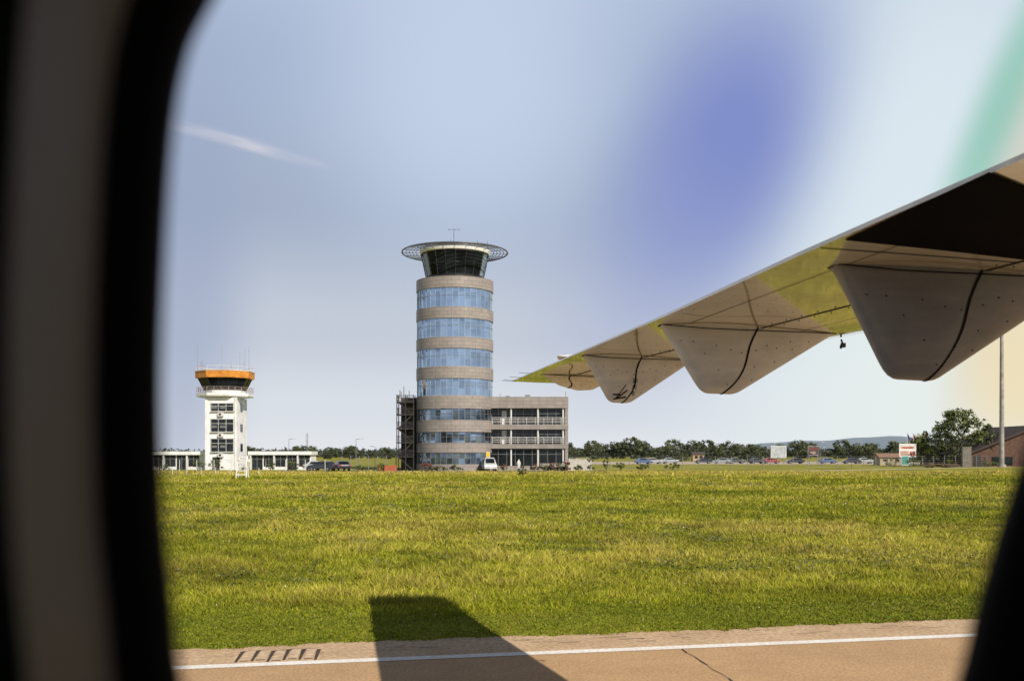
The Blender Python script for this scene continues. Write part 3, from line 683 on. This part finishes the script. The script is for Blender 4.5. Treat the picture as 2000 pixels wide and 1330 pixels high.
def shed(x0,x1,y,h,label,mat,rf):
    off=((x0+x1)/2,y,0); t=thing("low_shed",label,"building",off)
    m=MB(); m.box(x0,x1,y,y+4,0,h); m.make("wall",mat,t,off)
    m=MB(); m.add([(x0-.3,y-.3,h),(x1+.3,y-.3,h),(x1+.3,y+2,h+.9),(x0-.3,y+2,h+.9),(x1+.3,y+4.3,h),(x0-.3,y+4.3,h)],[(0,1,2,3),(3,2,4,5),(0,3,5),(1,4,2)]); m.make("roof",rf,t,off)
    m=MB(); m.box(x0+.6,x0+1.6,y-.04,y-.004,.9,h-.4); m.make("window",dark_glass,t,off)
    m=MB(); m.box(x1-1.8,x1-.8,y-.04,y-.004,.9,h-.4); m.make("window",dark_glass,t,off)
shed(79.5,84.5,215,1.7,"small beige shed with tiled roof by the car park",M("beige_render",(.42,.34,.25),.8),M("terracotta_tile",(.25,.15,.10),.8))
shed(60,64,330,2.2,"small ochre shed near the trees",M("ochre_render",(.45,.32,.18),.8),roofing)
shed(-80,-74,300,2.2,"small pale shed beyond the old terminal",old_white,roofing)
off=(8.6,152,0); t=thing("garden_wall","low pale wall joined to the tower annex","wall",off)
m=MB(); m.box(8.6,12.1,151.5,151.9,0,1.7); m.box(8.55,12.15,151.45,151.95,1.7,1.8); m.make("wall",M("pale_render",(.5,.47,.42),.85),t,off)
t=thing("planter","low stone planter against the annex","planter",(6.6,148.2,0))
m=MB(); m.box(-1.8,1.6,-.4,.4,0,.5); m.make("trough",concrete,t,bevel=.03)
def shrub(loc,h,w,seed,label,mats=(leafA,leafB),nc=14,nl=26):
    t=thing("shrub",label,"shrub",loc,group="shrubs around the airport buildings")
    m=MB()
    for k in range(4):
        a=k*1.6; m.tube((0,0,0),(math.cos(a)*w*.2,math.sin(a)*w*.2,h*.5),.03,n=4)
    m.make("stem",wood_bark,t); crown_mesh(h,w,seed,nc,nl,.10).make("crown",list(mats),t)
redleaf=M("reddish_foliage",(.22,.05,.025),.7,var=.3)
for i,(x,y,h,w,m_) in enumerate(((11.6,148,1.6,1.1,0),(14.1,149,1.7,1.0,0),(6.2,147.5,1.0,1.3,1),(4.6,147.6,1.0,1.0,0),(3.3,147.6,.9,1.0,1),(7.4,147.4,1.2,1.2,0),(8.1,147.2,1.1,1,1),(-1.2,147.5,.9,.8,1),(1.2,112,1.0,.7,0),(-12.6,146.3,1.0,1.4,1),(-19,147,.9,1.4,0),(-45.5,152.8,1.6,1.6,0),(-33.8,153,1.3,1.5,0),(-37,152.5,1.2,1.2,0),(-48,152,1.2,1.5,0),(-52.5,150,.9,1.6,0),(16.5,151,1.1,1.4,0),(20,152,.8,1.6,0),(71,185,1.5,2.5,0),(76,190,1.3,2.6,0),(83,188,1.2,2.6,0),(88,184,1.0,2.8,0),(-8,143,.8,1.3,0),(-10.5,143.5,.7,1.5,0),(-21.5,142,.8,1.2,0),(25,155,1.0,1.6,0),(10,146,.8,1.2,0))):
    shrub((x,y,0),h*1.15,w*1.2,60+i,"leafy red-brown shrub beside the tower" if m_ else "small green shrub near the airport buildings",(redleaf,leafB) if m_ else (leafA,leafB))
t=thing("signal_barrel","small orange safety barrel on the apron","barrel",(-19.6,147.5,0))
m=MB(); m.rev(0,0,[(.01,0),(.34,0),(.30,.45),(.34,.5),(.26,.95),(.01,.95)],n=16); m.make("barrel",orange,t)
t=thing("barrier_block","long faded orange barrier before the fence","barrier",(-17.9,146.8,0))
m=MB(); m.add([(-.9,-.25,0),(.9,-.25,0),(.9,.25,0),(-.9,.25,0),(-.9,-.1,.8),(.9,-.1,.8),(.9,.1,.8),(-.9,.1,.8)],[(0,3,2,1),(4,5,6,7),(0,1,5,4),(1,2,6,5),(2,3,7,6),(3,0,4,7)]); m.make("body",M("faded_red_orange",(.35,.08,.03),.6),t,bevel=.03)
t=thing("log_pile","pile of dark debris on the grass","debris",(76,178,0))
m=MB()
for k in range(24):
    a=random.uniform(-.5,.5); x=random.uniform(-3,3); y=random.uniform(-.8,.8); z=random.uniform(.1,.7); m.tube((x,y,z),(x+math.cos(a)*1.6,y+math.sin(a)*1.6,z+random.uniform(-.1,.2)),.12,n=6)
m.make("logs",wood_bark,t)
t=thing("person","person in white clothing standing at the entrance","person",(1.0,147.0,0))
me=bpy.data.meshes.new("body")
sk=[((0,0,.95),.14),((0,0,1.2),.15),((0,0,1.42),.13),((0,0,1.52),.055),((0,0,1.63),.10),((0,0,1.72),.08),((.09,0,.85),.10),((.10,.02,.48),.065),((.10,.0,.08),.045),((.10,-.14,.04),.04),((-.09,0,.85),.10),((-.10,-.03,.48),.065),((-.11,.04,.08),.045),((-.11,-.10,.04),.04),((.19,0,1.40),.055),((.25,.0,1.12),.045),((.26,-.08,.86),.035),((-.19,0,1.40),.055),((-.25,.02,1.12),.045),((-.25,-.06,.86),.035)]
ed=[(0,1),(1,2),(2,3),(3,4),(4,5),(0,6),(6,7),(7,8),(8,9),(0,10),(10,11),(11,12),(12,13),(2,14),(14,15),(15,16),(2,17),(17,18),(18,19)]
me.from_pydata([p for p,_ in sk],ed,[]); me.materials.append(M("white_clothing",(.7,.7,.68),.8))
o=bpy.data.objects.new("body",me); C.objects.link(o); o.parent=t
sm=o.modifiers.new("skin",'SKIN')
for i,(_,rr) in enumerate(sk): me.skin_vertices[0].data[i].radius=(rr,rr)
me.skin_vertices[0].data[0].use_root=True
o.modifiers.new("sub",'SUBSURF').levels=1

# ---------------------------------------------------------------- aircraft
air=thing("airplane","white high-wing airliner seen from its cabin window","airplane",W(0,-1.07,-EYE)[:2]+(0,))
aoff=tuple(air.location)
TEp=([-1.4,.35,4.6,6.9,13.62],[2.30,2.30,2.43,2.55,2.77]); LEp=([-1.4,.35,4.6,13.15,13.4,13.55,13.62],[4.9,4.9,4.9,4.15,4.02,3.75,3.45])
def TE(v): return float(np.interp(v,*TEp))
def LE(v): return float(np.interp(v,*LEp))
low=[(0,0),(.25,-.006),(.5,-.014),(.75,-.018),(.90,-.008),(.96,.012),(.99,.035),(1,.055)]
up=[(.985,.08),(.93,.105),(.8,.13),(.6,.14),(.35,.10),(.15,.045),(0,.008)]
def zl(u,v):
    c=LE(v)-TE(v); s=(u-TE(v))/c
    return 1.0+c*float(np.interp(s,[p[0] for p in low],[p[1] for p in low]))
def wing_paint(name,c0,c1,rough,coat):
    m=bpy.data.materials.new(name); m.use_nodes=True; nt=m.node_tree;N=nt.nodes;L=nt.links;b=N["Principled BSDF"]
    b.inputs["Roughness"].default_value=rough; b.inputs["Coat Weight"].default_value=coat; b.inputs["Coat Roughness"].default_value=.04
    g=N.new("ShaderNodeTexCoord"); n=N.new("ShaderNodeTexNoise"); n.inputs["Scale"].default_value=1.6; n.inputs["Detail"].default_value=10; n.inputs["Roughness"].default_value=.7; L.new(g.outputs["Object"],n.inputs["Vector"])
    mp=N.new("ShaderNodeMapping"); mp.inputs["Rotation"].default_value=(0,0,-TH); mp.inputs["Scale"].default_value=(.8,14,14); L.new(g.outputs["Object"],mp.inputs[0])
    n2=N.new("ShaderNodeTexNoise"); n2.inputs["Scale"].default_value=1.; n2.inputs["Detail"].default_value=6; L.new(mp.outputs[0],n2.inputs["Vector"])
    ad=N.new("ShaderNodeMix"); ad.data_type='FLOAT'; ad.inputs[0].default_value=.4; L.new(n.outputs["Fac"],ad.inputs[2]); L.new(n2.outputs["Fac"],ad.inputs[3])
    r=N.new("ShaderNodeValToRGB"); r.color_ramp.elements[0].position=.36; r.color_ramp.elements[0].color=(*c0,1); r.color_ramp.elements[1].position=.58; r.color_ramp.elements[1].color=(*c1,1)
    L.new(ad.outputs[0],r.inputs[0]); L.new(r.outputs[0],b.inputs["Base Color"]); return m
wp=wing_paint("aircraft_white_paint",(.58,.57,.44),(.78,.77,.65),.16,1.0)
fpw=wing_paint("aircraft_fairing_paint",(.46,.50,.51),(.62,.67,.69),.3,.4)
fp=wing_paint("aircraft_fairing_paint_shaded",(.165,.19,.215),(.245,.275,.305),.4,.25)  # darker copy of the fairing paint, shade put into the grey
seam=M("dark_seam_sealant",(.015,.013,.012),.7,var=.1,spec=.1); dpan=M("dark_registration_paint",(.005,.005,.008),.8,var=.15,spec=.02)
mb=MB(); vst=[-1.4,.35,1,2,3,4,4.6]+list(np.linspace(5,13,17))+[13.15,13.4,13.55,13.62]
sec=low+up; ns=len(sec); vs=[]
for v in vst:
    c=LE(v)-TE(v)
    for s,z in sec: vs.append(W(TE(v)+s*c,v,1.0+z*c))
fs=[(i*ns+j,i*ns+(j+1)%ns,(i+1)*ns+(j+1)%ns,(i+1)*ns+j) for i in range(len(vst)-1) for j in range(ns)]
fs+=[tuple(range(ns)),tuple(range((len(vst)-1)*ns,len(vst)*ns))[::-1]]
mb.add(vs,fs,0)
def wstrip(p,q,w,mi=1,n=14,lift=.003):
    vs=[]
    d=Vector((q[0]-p[0],q[1]-p[1])).normalized(); nx,ny=-d.y*w/2,d.x*w/2
    for i in range(n+1):
        t=i/n; u=p[0]+(q[0]-p[0])*t; v=p[1]+(q[1]-p[1])*t
        vs+=[W(u-nx,v-ny,zl(u-nx,v)-lift),W(u+nx,v+ny,zl(u+nx,v)-lift)]
    mb.add(vs,[(2*i,2*i+2,2*i+3,2*i+1) for i in range(n)],mi)
gap=lambda v: float(np.interp(v,[.35,4.87,7.49,10.04,13],[3.62,3.52,3.45,3.34,3.25]))
vv=[.4,2,4.87,6.2,7.49,8.8,10.04,11.5,12.9]
for a,b in zip(vv[:-1],vv[1:]): wstrip((gap(a),a),(gap(b),b),.022)
for v in (4.45,10.35,12.95): wstrip((TE(v)+.01,v),(gap(v),v),.014)
wstrip((2.62,.4),(2.85,7.2),.006); wstrip((3.9,.5),(3.75,12.5),.006,n=30)
wstrip((3.5,5.9),(4.55,5.9),.006); wstrip((3.4,8.9),(4.3,8.95),.006); wstrip((3.4,11.2),(4.2,11.2),.006)
for v in (6.7,9.1):
    for k in range(6):
        a=(TE(v)+.05+k*.14,v+.10*math.sin(k*.9)); b=(TE(v)+.19+k*.14,v+.10*math.sin((k+1)*.9)); wstrip(a,b,.006,n=2)
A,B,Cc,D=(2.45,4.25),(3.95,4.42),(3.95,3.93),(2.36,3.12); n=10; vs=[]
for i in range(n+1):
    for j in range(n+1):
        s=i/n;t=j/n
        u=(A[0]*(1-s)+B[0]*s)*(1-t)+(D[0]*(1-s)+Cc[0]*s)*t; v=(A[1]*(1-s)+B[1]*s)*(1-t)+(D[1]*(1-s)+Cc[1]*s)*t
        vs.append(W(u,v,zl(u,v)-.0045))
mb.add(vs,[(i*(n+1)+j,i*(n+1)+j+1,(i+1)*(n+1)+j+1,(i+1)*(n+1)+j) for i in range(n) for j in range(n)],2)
for v in np.arange(.8,12.5,.22):
    for du in (-.05,.05):
        u=gap(v)+du; p=W(u,v,zl(u,v)-.002); mb.box(p[0]-.004,p[0]+.004,p[1]-.004,p[1]+.004,p[2]-.002,p[2]+.002,1)
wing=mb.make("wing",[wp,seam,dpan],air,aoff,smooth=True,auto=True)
mb=MB(); mb.add([W(2.66,10.2,1.02),W(2.66,10.55,1.02),W(3.1,10.2,1.06),W(3.1,10.55,1.06),W(2.60,10.36,1.045),W(3.0,10.36,1.09)],[(0,1,4),(0,4,5,2),(1,3,5,4),(2,5,3),(0,2,3,1)])
mb.make("aileron_horn",white_paint,wing,aoff)
def fairing(vc,prof,w,pmat,text=False):
    pu=[p[0] for p in prof]; pz=[p[1] for p in prof]
    U=np.linspace(pu[0],pu[-1],64)
    def zb(u):
        s=.016; return sum(np.interp(u+d*s,pu,pz) for d in (-1,-.5,0,.5,1))/5
    def ww(u):
        s=min(1,max(0,(u-pu[0])/(pu[-1]-pu[0]))); return w*(.06+.94*math.sin(math.pi*min(1,s*.92+.06))**.8)
    EX=.8
    def S(u,ph,o=0.):
        top=zl(u,vc)+.004; dep=max(.004,top-zb(u)); k=max(0.,math.cos(ph))
        q=ww(u)+o
        return (u,vc+q*math.sin(ph)*(1-.35*k),top-(dep+o)*k**EX)
    K=20; m=MB(); vs=[]
    for u in U:
        for k in range(K+1):
            vs.append(W(*S(u,-math.pi/2+math.pi*k/K)))
    n=K+1
    m.add(vs,[(i*n+k,(i+1)*n+k,(i+1)*n+k+1,i*n+k+1) for i in range(len(U)-1) for k in range(K)],0)
    ug=gap(vc)-.02; ul=pu[0]+(pu[-1]-pu[0])*.34; vs=[]
    for k in range(29):
        t=k/28; ph=-math.pi/2+math.pi*t; d=math.cos(ph)**.8 if 0<t<1 else 0
        u=ug-(ug-ul)*(d**1.6)-.03*math.sin(d*6.28)
        a=S(u-.009,ph,.003); b=S(u+.009,ph,.003); vs+=[W(*a),W(*b)]
    m.add(vs,[(2*i,2*i+2,2*i+3,2*i+1) for i in range(28)],1)
    for sg in (-1,1):
        vs=[]
        for u in U:
            a=S(u,sg*(math.pi/2-.02),.004); vs+=[W(*a),W(a[0],a[1]+sg*.004,a[2]-.008)]
        m.add(vs,[(2*i,2*i+2,2*i+3,2*i+1) for i in range(len(U)-1)],1)
    for su,ph in ((.22,-1.2),(.3,-.95),(.36,-.6),(.5,-1.25),(.5,-.9),(.5,-.5),(.62,-1.2),(.62,-.8),(.72,-1.0),(.82,-1.1),(.1,-1.1),(.42,-1.25),(.42,-.8),(.36,-1.3),(.56,-1.3),(.7,-1.3),(.28,-1.35),(.16,-1.3)):
        u=pu[0]+(pu[-1]-pu[0])*su; p=W(*S(u,ph,.002)); q=.0055
        m.add([(p[0]-q,p[1],p[2]),(p[0]+q,p[1],p[2]),(p[0],p[1]-q,p[2]),(p[0],p[1]+q,p[2]),(p[0],p[1],p[2]-q),(p[0],p[1],p[2]+q)],[(0,2,4),(2,1,4),(1,3,4),(3,0,4),(2,0,5),(1,2,5),(3,1,5),(0,3,5)],1)
    o=m.make("flap_track_fairing",[pmat,seam],wing,aoff,smooth=True)
    def onside(u,z):
        top=zl(u,vc)+.004; dep=max(.004,top-zb(u)); k=min(1,max(0,(top-z)/dep))**(1/EX)
        return vc-ww(u)*math.sqrt(max(0,1-k*k))*(1-.35*k)-.008
    return onside
fairing(4.84,[(2.72,.995),(3.01,.46),(3.045,.415),(3.08,.397),(3.29,.390),(3.34,.402),(3.89,.74),(4.32,.97)],.16,fp)
fairing(7.38,[(2.68,.995),(2.98,.535),(3.015,.490),(3.06,.470),(3.27,.465),(3.33,.48),(4.17,.97)],.15,fpw)
side=fairing(9.83,[(2.74,.995),(2.97,.60),(3.00,.545),(3.05,.520),(3.20,.515),(3.26,.53),(3.95,.98)],.13,fpw)
fairing(12.3,[(2.88,.995),(3.12,.86),(3.35,.80),(3.55,.81),(3.90,.98)],.11,wp)
def text_mesh(s,size):
    cu=bpy.data.curves.new("t",'FONT'); cu.body=s; cu.size=size; cu.align_x='CENTER'; cu.align_y='CENTER'
    ob=bpy.data.objects.new("t",cu); C.objects.link(ob); bpy.context.view_layer.update()
    me=bpy.data.meshes.new_from_object(ob.evaluated_get(bpy.context.evaluated_depsgraph_get())); 
    r_=([tuple(v.co) for v in me.vertices],[tuple(p.vertices) for p in me.polygons]); bpy.data.objects.remove(ob); bpy.data.curves.remove(cu); return r_
mk=MB()
for s,u,z in (("30",3.26,.74),("15",3.26,.675),("0",3.255,.61)):
    tv,tf=text_mesh(s,.062)
    mk.add([W(u+x,side(u+x,z+y)-.004,z+y) for x,y,_ in tv],tf)
for u0,z0,u1,z1 in ((3.07,.555,3.17,.70),(3.08,.56,3.19,.645),(3.05,.555,3.18,.575),(3.04,.60,3.12,.60)):
    n=5; vs=[]
    for i in range(n+1):
        t=i/n; u=u0+(u1-u0)*t; z=z0+(z1-z0)*t; vs+=[W(u,side(u,z)-.005,z-.007),W(u,side(u,z)-.005,z+.007)]
    mk.add(vs,[(2*i,2*i+2,2*i+3,2*i+1) for i in range(n)])
mk.make("flap_scale_marking",seam,wing,aoff)
mb=MB(); p=W(4.60,8.0,.950); mb.box(p[0]-.018,p[0]+.018,p[1]-.018,p[1]+.018,p[2]-.020,p[2]+.018); mb.box(p[0]-.026,p[0]-.012,p[1]-.012,p[1]+.012,p[2]-.03,p[2]+.0); mb.tube(p,W(4.58,8.0,1.0),.008); mb.make("drain_mast",black_rub,wing,aoff)
for v in (12.2,12.9,13.4,13.58):
    mb=MB(); mb.tube(W(TE(v)+.02,v,1.0),W(TE(v)-.15,v+.02,1.01),.0035,n=4); mb.make("static_wick",dark_metal,wing,aoff)
# cabin window -------------------------------------------------------------
cpts=[(-.0368,-.0655),(-.0390,-.0434),(-.0415,-.0169),(-.0424,.0125),(-.0420,.0418),(-.0398,.086),(-.0362,.1128),(-.0294,.1311),(-.012,.160),(.02,.190),(.065,.212),(.11,.220),(.165,.220),(.225,.208),(.262,.175),(.272,.12),(.266,.06),(.2535,.018),(.2425,-.0097),(.2335,-.0341),(.2270,-.0549),(.2207,-.0774),(.205,-.115),(.17,-.145),(.12,-.158),(.06,-.158),(.0,-.140),(-.028,-.105)]
def catmull(P,k=5):
    out=[];n=len(P)
    for i in range(n):
        p0,p1,p2,p3=[np.array(P[(i+j-1)%n]) for j in range(4)]
        for q in range(k):
            t=q/k; out.append(.5*((2*p1)+(-p0+p2)*t+(2*p0-5*p1+4*p2-p3)*t*t+(-p0+3*p1-3*p2+p3)*t**3))
    return np.array(out)
Q=catmull(cpts); T=np.roll(Q,-2,0)-np.roll(Q,2,0); T/=np.linalg.norm(T,axis=1)[:,None]
cen=np.array([.104,.02]); Nn=np.stack([-T[:,1],T[:,0]],1); sg=np.sign(((Q-cen)*Nn).sum(1)); Nn*=sg[:,None]
def ring(loops,name,mat,parent,smooth=True):
    m=MB(); n=len(Q); vs=[]
    for o_,v in loops:
        for i in range(n):
            p=Q[i]+Nn[i]*o_; vs.append(W(p[0],v,p[1]))
    m.add(vs,[(k*n+i,k*n+(i+1)%n,(k+1)*n+(i+1)%n,(k+1)*n+i) for k in range(len(loops)-1) for i in range(n)])
    return m.make(name,mat,parent,aoff,smooth=smooth)
cabin_pl=M("cabin_grey_plastic",(.33,.27,.22),.6,var=.05,scale=20)
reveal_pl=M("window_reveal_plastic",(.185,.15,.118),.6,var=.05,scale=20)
wroot=bpy.data.objects.new("cabin_window",None); C.objects.link(wroot); wroot.parent=air
ring([(.03,.309),(.0,.308),(0.,.300),(.005,.294),(.0150,.289)],"seal_and_gap_shade",black_rub,wroot)  # seal ring, its black also painting the shadowed gap between the windows
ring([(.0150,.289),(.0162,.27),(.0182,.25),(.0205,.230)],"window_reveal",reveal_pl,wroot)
ring([(.0205,.230),(.0235,.224),(.036,.221)],"unlit_trim",black_rub,wroot)  # black ring, the unlit outer edge put into its colour
m=MB(); n=len(Q); vs=[]
for i in range(n):
    p=Q[i]+Nn[i]*.032; vs.append(W(p[0],.2225,p[1]))
for i in range(n):
    d=Q[i]-cen; s=min(.55/max(abs(d[0]),1e-6),.33/max(abs(d[1]),1e-6)); p=cen+d*s; vs.append(W(p[0],.27,p[1]))
m.add(vs,[(i,(i+1)%n,n+(i+1)%n,n+i) for i in range(n)])
for u0,u1 in ((-9,-.44),(.65,7)):
    m.add([W(u0,.272,-.36),W(u1,.272,-.36),W(u1,.272,.40),W(u0,.272,.40)],[(0,1,2,3)])
m.make("cabin_wall",cabin_pl,air,aoff)
m=MB(); vc,zc,Rf=-1.07,-.05,1.40; na=36; nu=32
for k in range(na):
    a0=2*math.pi*k/na; a1=2*math.pi*(k+1)/na
    am=(a0+a1)/2; am=am if am<math.pi else am-2*math.pi
    if abs(am)<math.radians(15): continue
    for i in range(nu):
        u0=-9+16*i/nu; u1=-9+16*(i+1)/nu
        if abs(am-math.radians(175))<math.radians(6) and i%2==0: continue
        m.add([W(u0,vc+Rf*math.cos(a0),zc+Rf*math.sin(a0)),W(u1,vc+Rf*math.cos(a0),zc+Rf*math.sin(a0)),W(u1,vc+Rf*math.cos(a1),zc+Rf*math.sin(a1)),W(u0,vc+Rf*math.cos(a1),zc+Rf*math.sin(a1))],[(0,1,2,3)])
for u in (-9,7):
    m.add([W(u,vc+Rf*math.cos(2*math.pi*k/na),zc+Rf*math.sin(2*math.pi*k/na)) for k in range(na)],[tuple(range(na))])
m.make("fuselage",cabin_pl,air,aoff)

# ---------------------------------------------------------------- thin cloud
cm=bpy.data.materials.new("wispy_cirrus"); cm.use_nodes=True; nt=cm.node_tree;N=nt.nodes;L=nt.links; N.remove(N["Principled BSDF"])
tc=N.new("ShaderNodeTexCoord"); nz=N.new("ShaderNodeTexNoise"); nz.inputs["Scale"].default_value=2.2; nz.inputs["Detail"].default_value=7; nz.inputs["Roughness"].default_value=.5; nz.inputs["Distortion"].default_value=.4
mp=N.new("ShaderNodeMapping"); mp.inputs["Scale"].default_value=(2.2,1.6,1); mp.inputs["Rotation"].default_value=(0,0,.25); L.new(tc.outputs["Generated"],mp.inputs[0]); L.new(mp.outputs[0],nz.inputs["Vector"])
g=N.new("ShaderNodeTexGradient"); g.gradient_type='SPHERICAL'; m2=N.new("ShaderNodeMapping"); m2.vector_type='TEXTURE'; m2.inputs["Location"].default_value=(.5,.5,0); m2.inputs["Scale"].default_value=(.5,.5,1)
L.new(tc.outputs["Generated"],m2.inputs[0]); L.new(m2.outputs[0],g.inputs[0])
mu=N.new("ShaderNodeMath"); mu.operation='MULTIPLY'; L.new(g.outputs["Fac"],mu.inputs[0]); L.new(nz.outputs["Fac"],mu.inputs[1])
m3=N.new("ShaderNodeMapRange"); m3.interpolation_type='SMOOTHSTEP'; m3.inputs[1].default_value=.05; m3.inputs[2].default_value=.55; m3.inputs[3].default_value=0; m3.inputs[4].default_value=.62; L.new(mu.outputs[0],m3.inputs[0])
tb=N.new("ShaderNodeBsdfTransparent"); tl=N.new("ShaderNodeBsdfTranslucent"); tl.inputs[0].default_value=(1,.93,.88,1); mx=N.new("ShaderNodeMixShader")
L.new(m3.outputs[0],mx.inputs[0]); L.new(tb.outputs[0],mx.inputs[1]); L.new(tl.outputs[0],mx.inputs[2]); L.new(mx.outputs[0],N["Material Output"].inputs[0])
n=24; vs=[]
for i in range(n+1):
    x=-1150+2300*i/n; c_=40*math.sin(i*.33)+22*math.sin(i*.9+1)
    vs+=[(x,c_-170,0),(x,c_+170,0)]
me=bpy.data.meshes.new("cloud"); me.from_pydata(vs,[],[(2*i,2*i+2,2*i+3,2*i+1) for i in range(n)]); me.materials.append(cm)
o=bpy.data.objects.new("cloud",me); C.objects.link(o); o.location=(-1700,6030,1900); o.rotation_euler=(0,0,math.radians(51)); o["kind"]="structure"

# ---------------------------------------------------------------- light, sky, camera
d=Vector((-2.58,3.8,-3.62)).normalized()
sd=bpy.data.lights.new("sun",'SUN'); sd.energy=5.0; sd.angle=math.radians(.5); sd.color=(1,.92,.80)
so=bpy.data.objects.new("sun",sd); C.objects.link(so); so.rotation_euler=d.to_track_quat('-Z','Y').to_euler()
w=bpy.data.worlds.new("World"); bpy.context.scene.world=w; w.use_nodes=True; nt=w.node_tree; N=nt.nodes; L=nt.links
sk=N.new("ShaderNodeTexSky"); sk.sky_type='NISHITA'; sk.sun_disc=False; sk.sun_elevation=math.asin(-d.z); sk.sun_rotation=math.atan2(-d.x,-d.y)
sk.air_density=1.0; sk.dust_density=1.0; sk.ozone_density=1.0
tc=N.new("ShaderNodeTexCoord"); sp=N.new("ShaderNodeSeparateXYZ"); L.new(tc.outputs["Generated"],sp.inputs[0])
rp=N.new("ShaderNodeValToRGB"); L.new(sp.outputs[2],rp.inputs[0]); rp.color_ramp.interpolation='EASE'
el=rp.color_ramp.elements; el[0].position=0; el[0].color=(.78,.81,.85,1); el[1].position=.46; el[1].color=(.46,.55,.73,1)
for p_,c_ in ((.045,(.71,.75,.81)),(.12,(.56,.61,.70)),(.24,(.375,.445,.585)),(.35,(.39,.47,.64))):
    k=el.new(p_); k.color=(*c_,1)
cur=rp.outputs[0]
def spot(px,py,rx,rz,ang,col,s):  # colour fringing of the cabin window, painted into the sky
    """soft coloured patch of sky round a compass/elevation direction"""
    global cur
    v=Vector((px,1,py)).normalized()
    mp=N.new("ShaderNodeMapping"); mp.vector_type='TEXTURE'; mp.inputs["Location"].default_value=v; mp.inputs["Rotation"].default_value=(0,math.radians(ang),0); mp.inputs["Scale"].default_value=(rx,1.2,rz)
    L.new(tc.outputs["Generated"],mp.inputs[0]); g=N.new("ShaderNodeTexGradient"); g.gradient_type='SPHERICAL'; L.new(mp.outputs[0],g.inputs[0])
    mr=N.new("ShaderNodeMapRange"); mr.interpolation_type='SMOOTHERSTEP'; mr.inputs[3].default_value=0; mr.inputs[4].default_value=s; L.new(g.outputs["Fac"],mr.inputs[0])
    mx=N.new("ShaderNodeMix"); mx.data_type='RGBA'; L.new(mr.outputs[0],mx.inputs[0]); L.new(cur,mx.inputs[6]); mx.inputs[7].default_value=(*col,1); cur=mx.outputs[2]
spot(-.04,.37,.24,.26,20,(.59,.69,.86),.8)
spot(.40,.27,.26,.50,12,(.74,.84,.90),.95)
spot(.43,.05,.26,.22,0,(.82,.88,.86),.9)
spot(.212,.295,.145,.235,24,(.165,.215,.58),.90)
spot(.14,.19,.16,.24,24,(.36,.42,.66),.42)
spot(.495,.35,.040,.26,15,(.22,.55,.41),.75)
spot(.535,.30,.050,.34,12,(.68,.62,.48),.80)
spot(.51,.085,.080,.15,0,(.88,.74,.46),.88)
spot(-.33,.14,.09,.40,5,(.33,.39,.56),.65)
vm=N.new("ShaderNodeVectorMath"); vm.operation='SCALE'; vm.inputs["Scale"].default_value=10.0; L.new(cur,vm.inputs[0])
ns_=N.new("ShaderNodeVectorMath"); ns_.operation='SCALE'; ns_.inputs["Scale"].default_value=.5; L.new(sk.outputs[0],ns_.inputs[0])
mf=N.new("ShaderNodeMapRange"); mf.interpolation_type='SMOOTHSTEP'; mf.inputs[1].default_value=.43; mf.inputs[2].default_value=.53; mf.inputs[3].default_value=.97; mf.inputs[4].default_value=0; L.new(sp.outputs[2],mf.inputs[0])
mx=N.new("ShaderNodeMix"); mx.data_type='RGBA'; L.new(mf.outputs[0],mx.inputs[0]); L.new(ns_.outputs[0],mx.inputs[6]); L.new(vm.outputs[0],mx.inputs[7])
L.new(mx.outputs[2],N["Background"].inputs[0]); N["Background"].inputs[1].default_value=.10
cam=bpy.data.cameras.new("camera"); co=bpy.data.objects.new("camera",cam); C.objects.link(co)
co.location=(0,0,EYE); co.rotation_euler=(math.radians(90),0,0)
cam.lens=35; cam.sensor_width=36; cam.shift_y=.11; cam.clip_start=.01; cam.clip_end=30000
cam.dof.use_dof=True; cam.dof.focus_distance=15; cam.dof.aperture_fstop=4.8
s=bpy.context.scene; s.camera=co
s.view_settings.view_transform='Standard'; s.view_settings.look='None'; s.view_settings.exposure=0
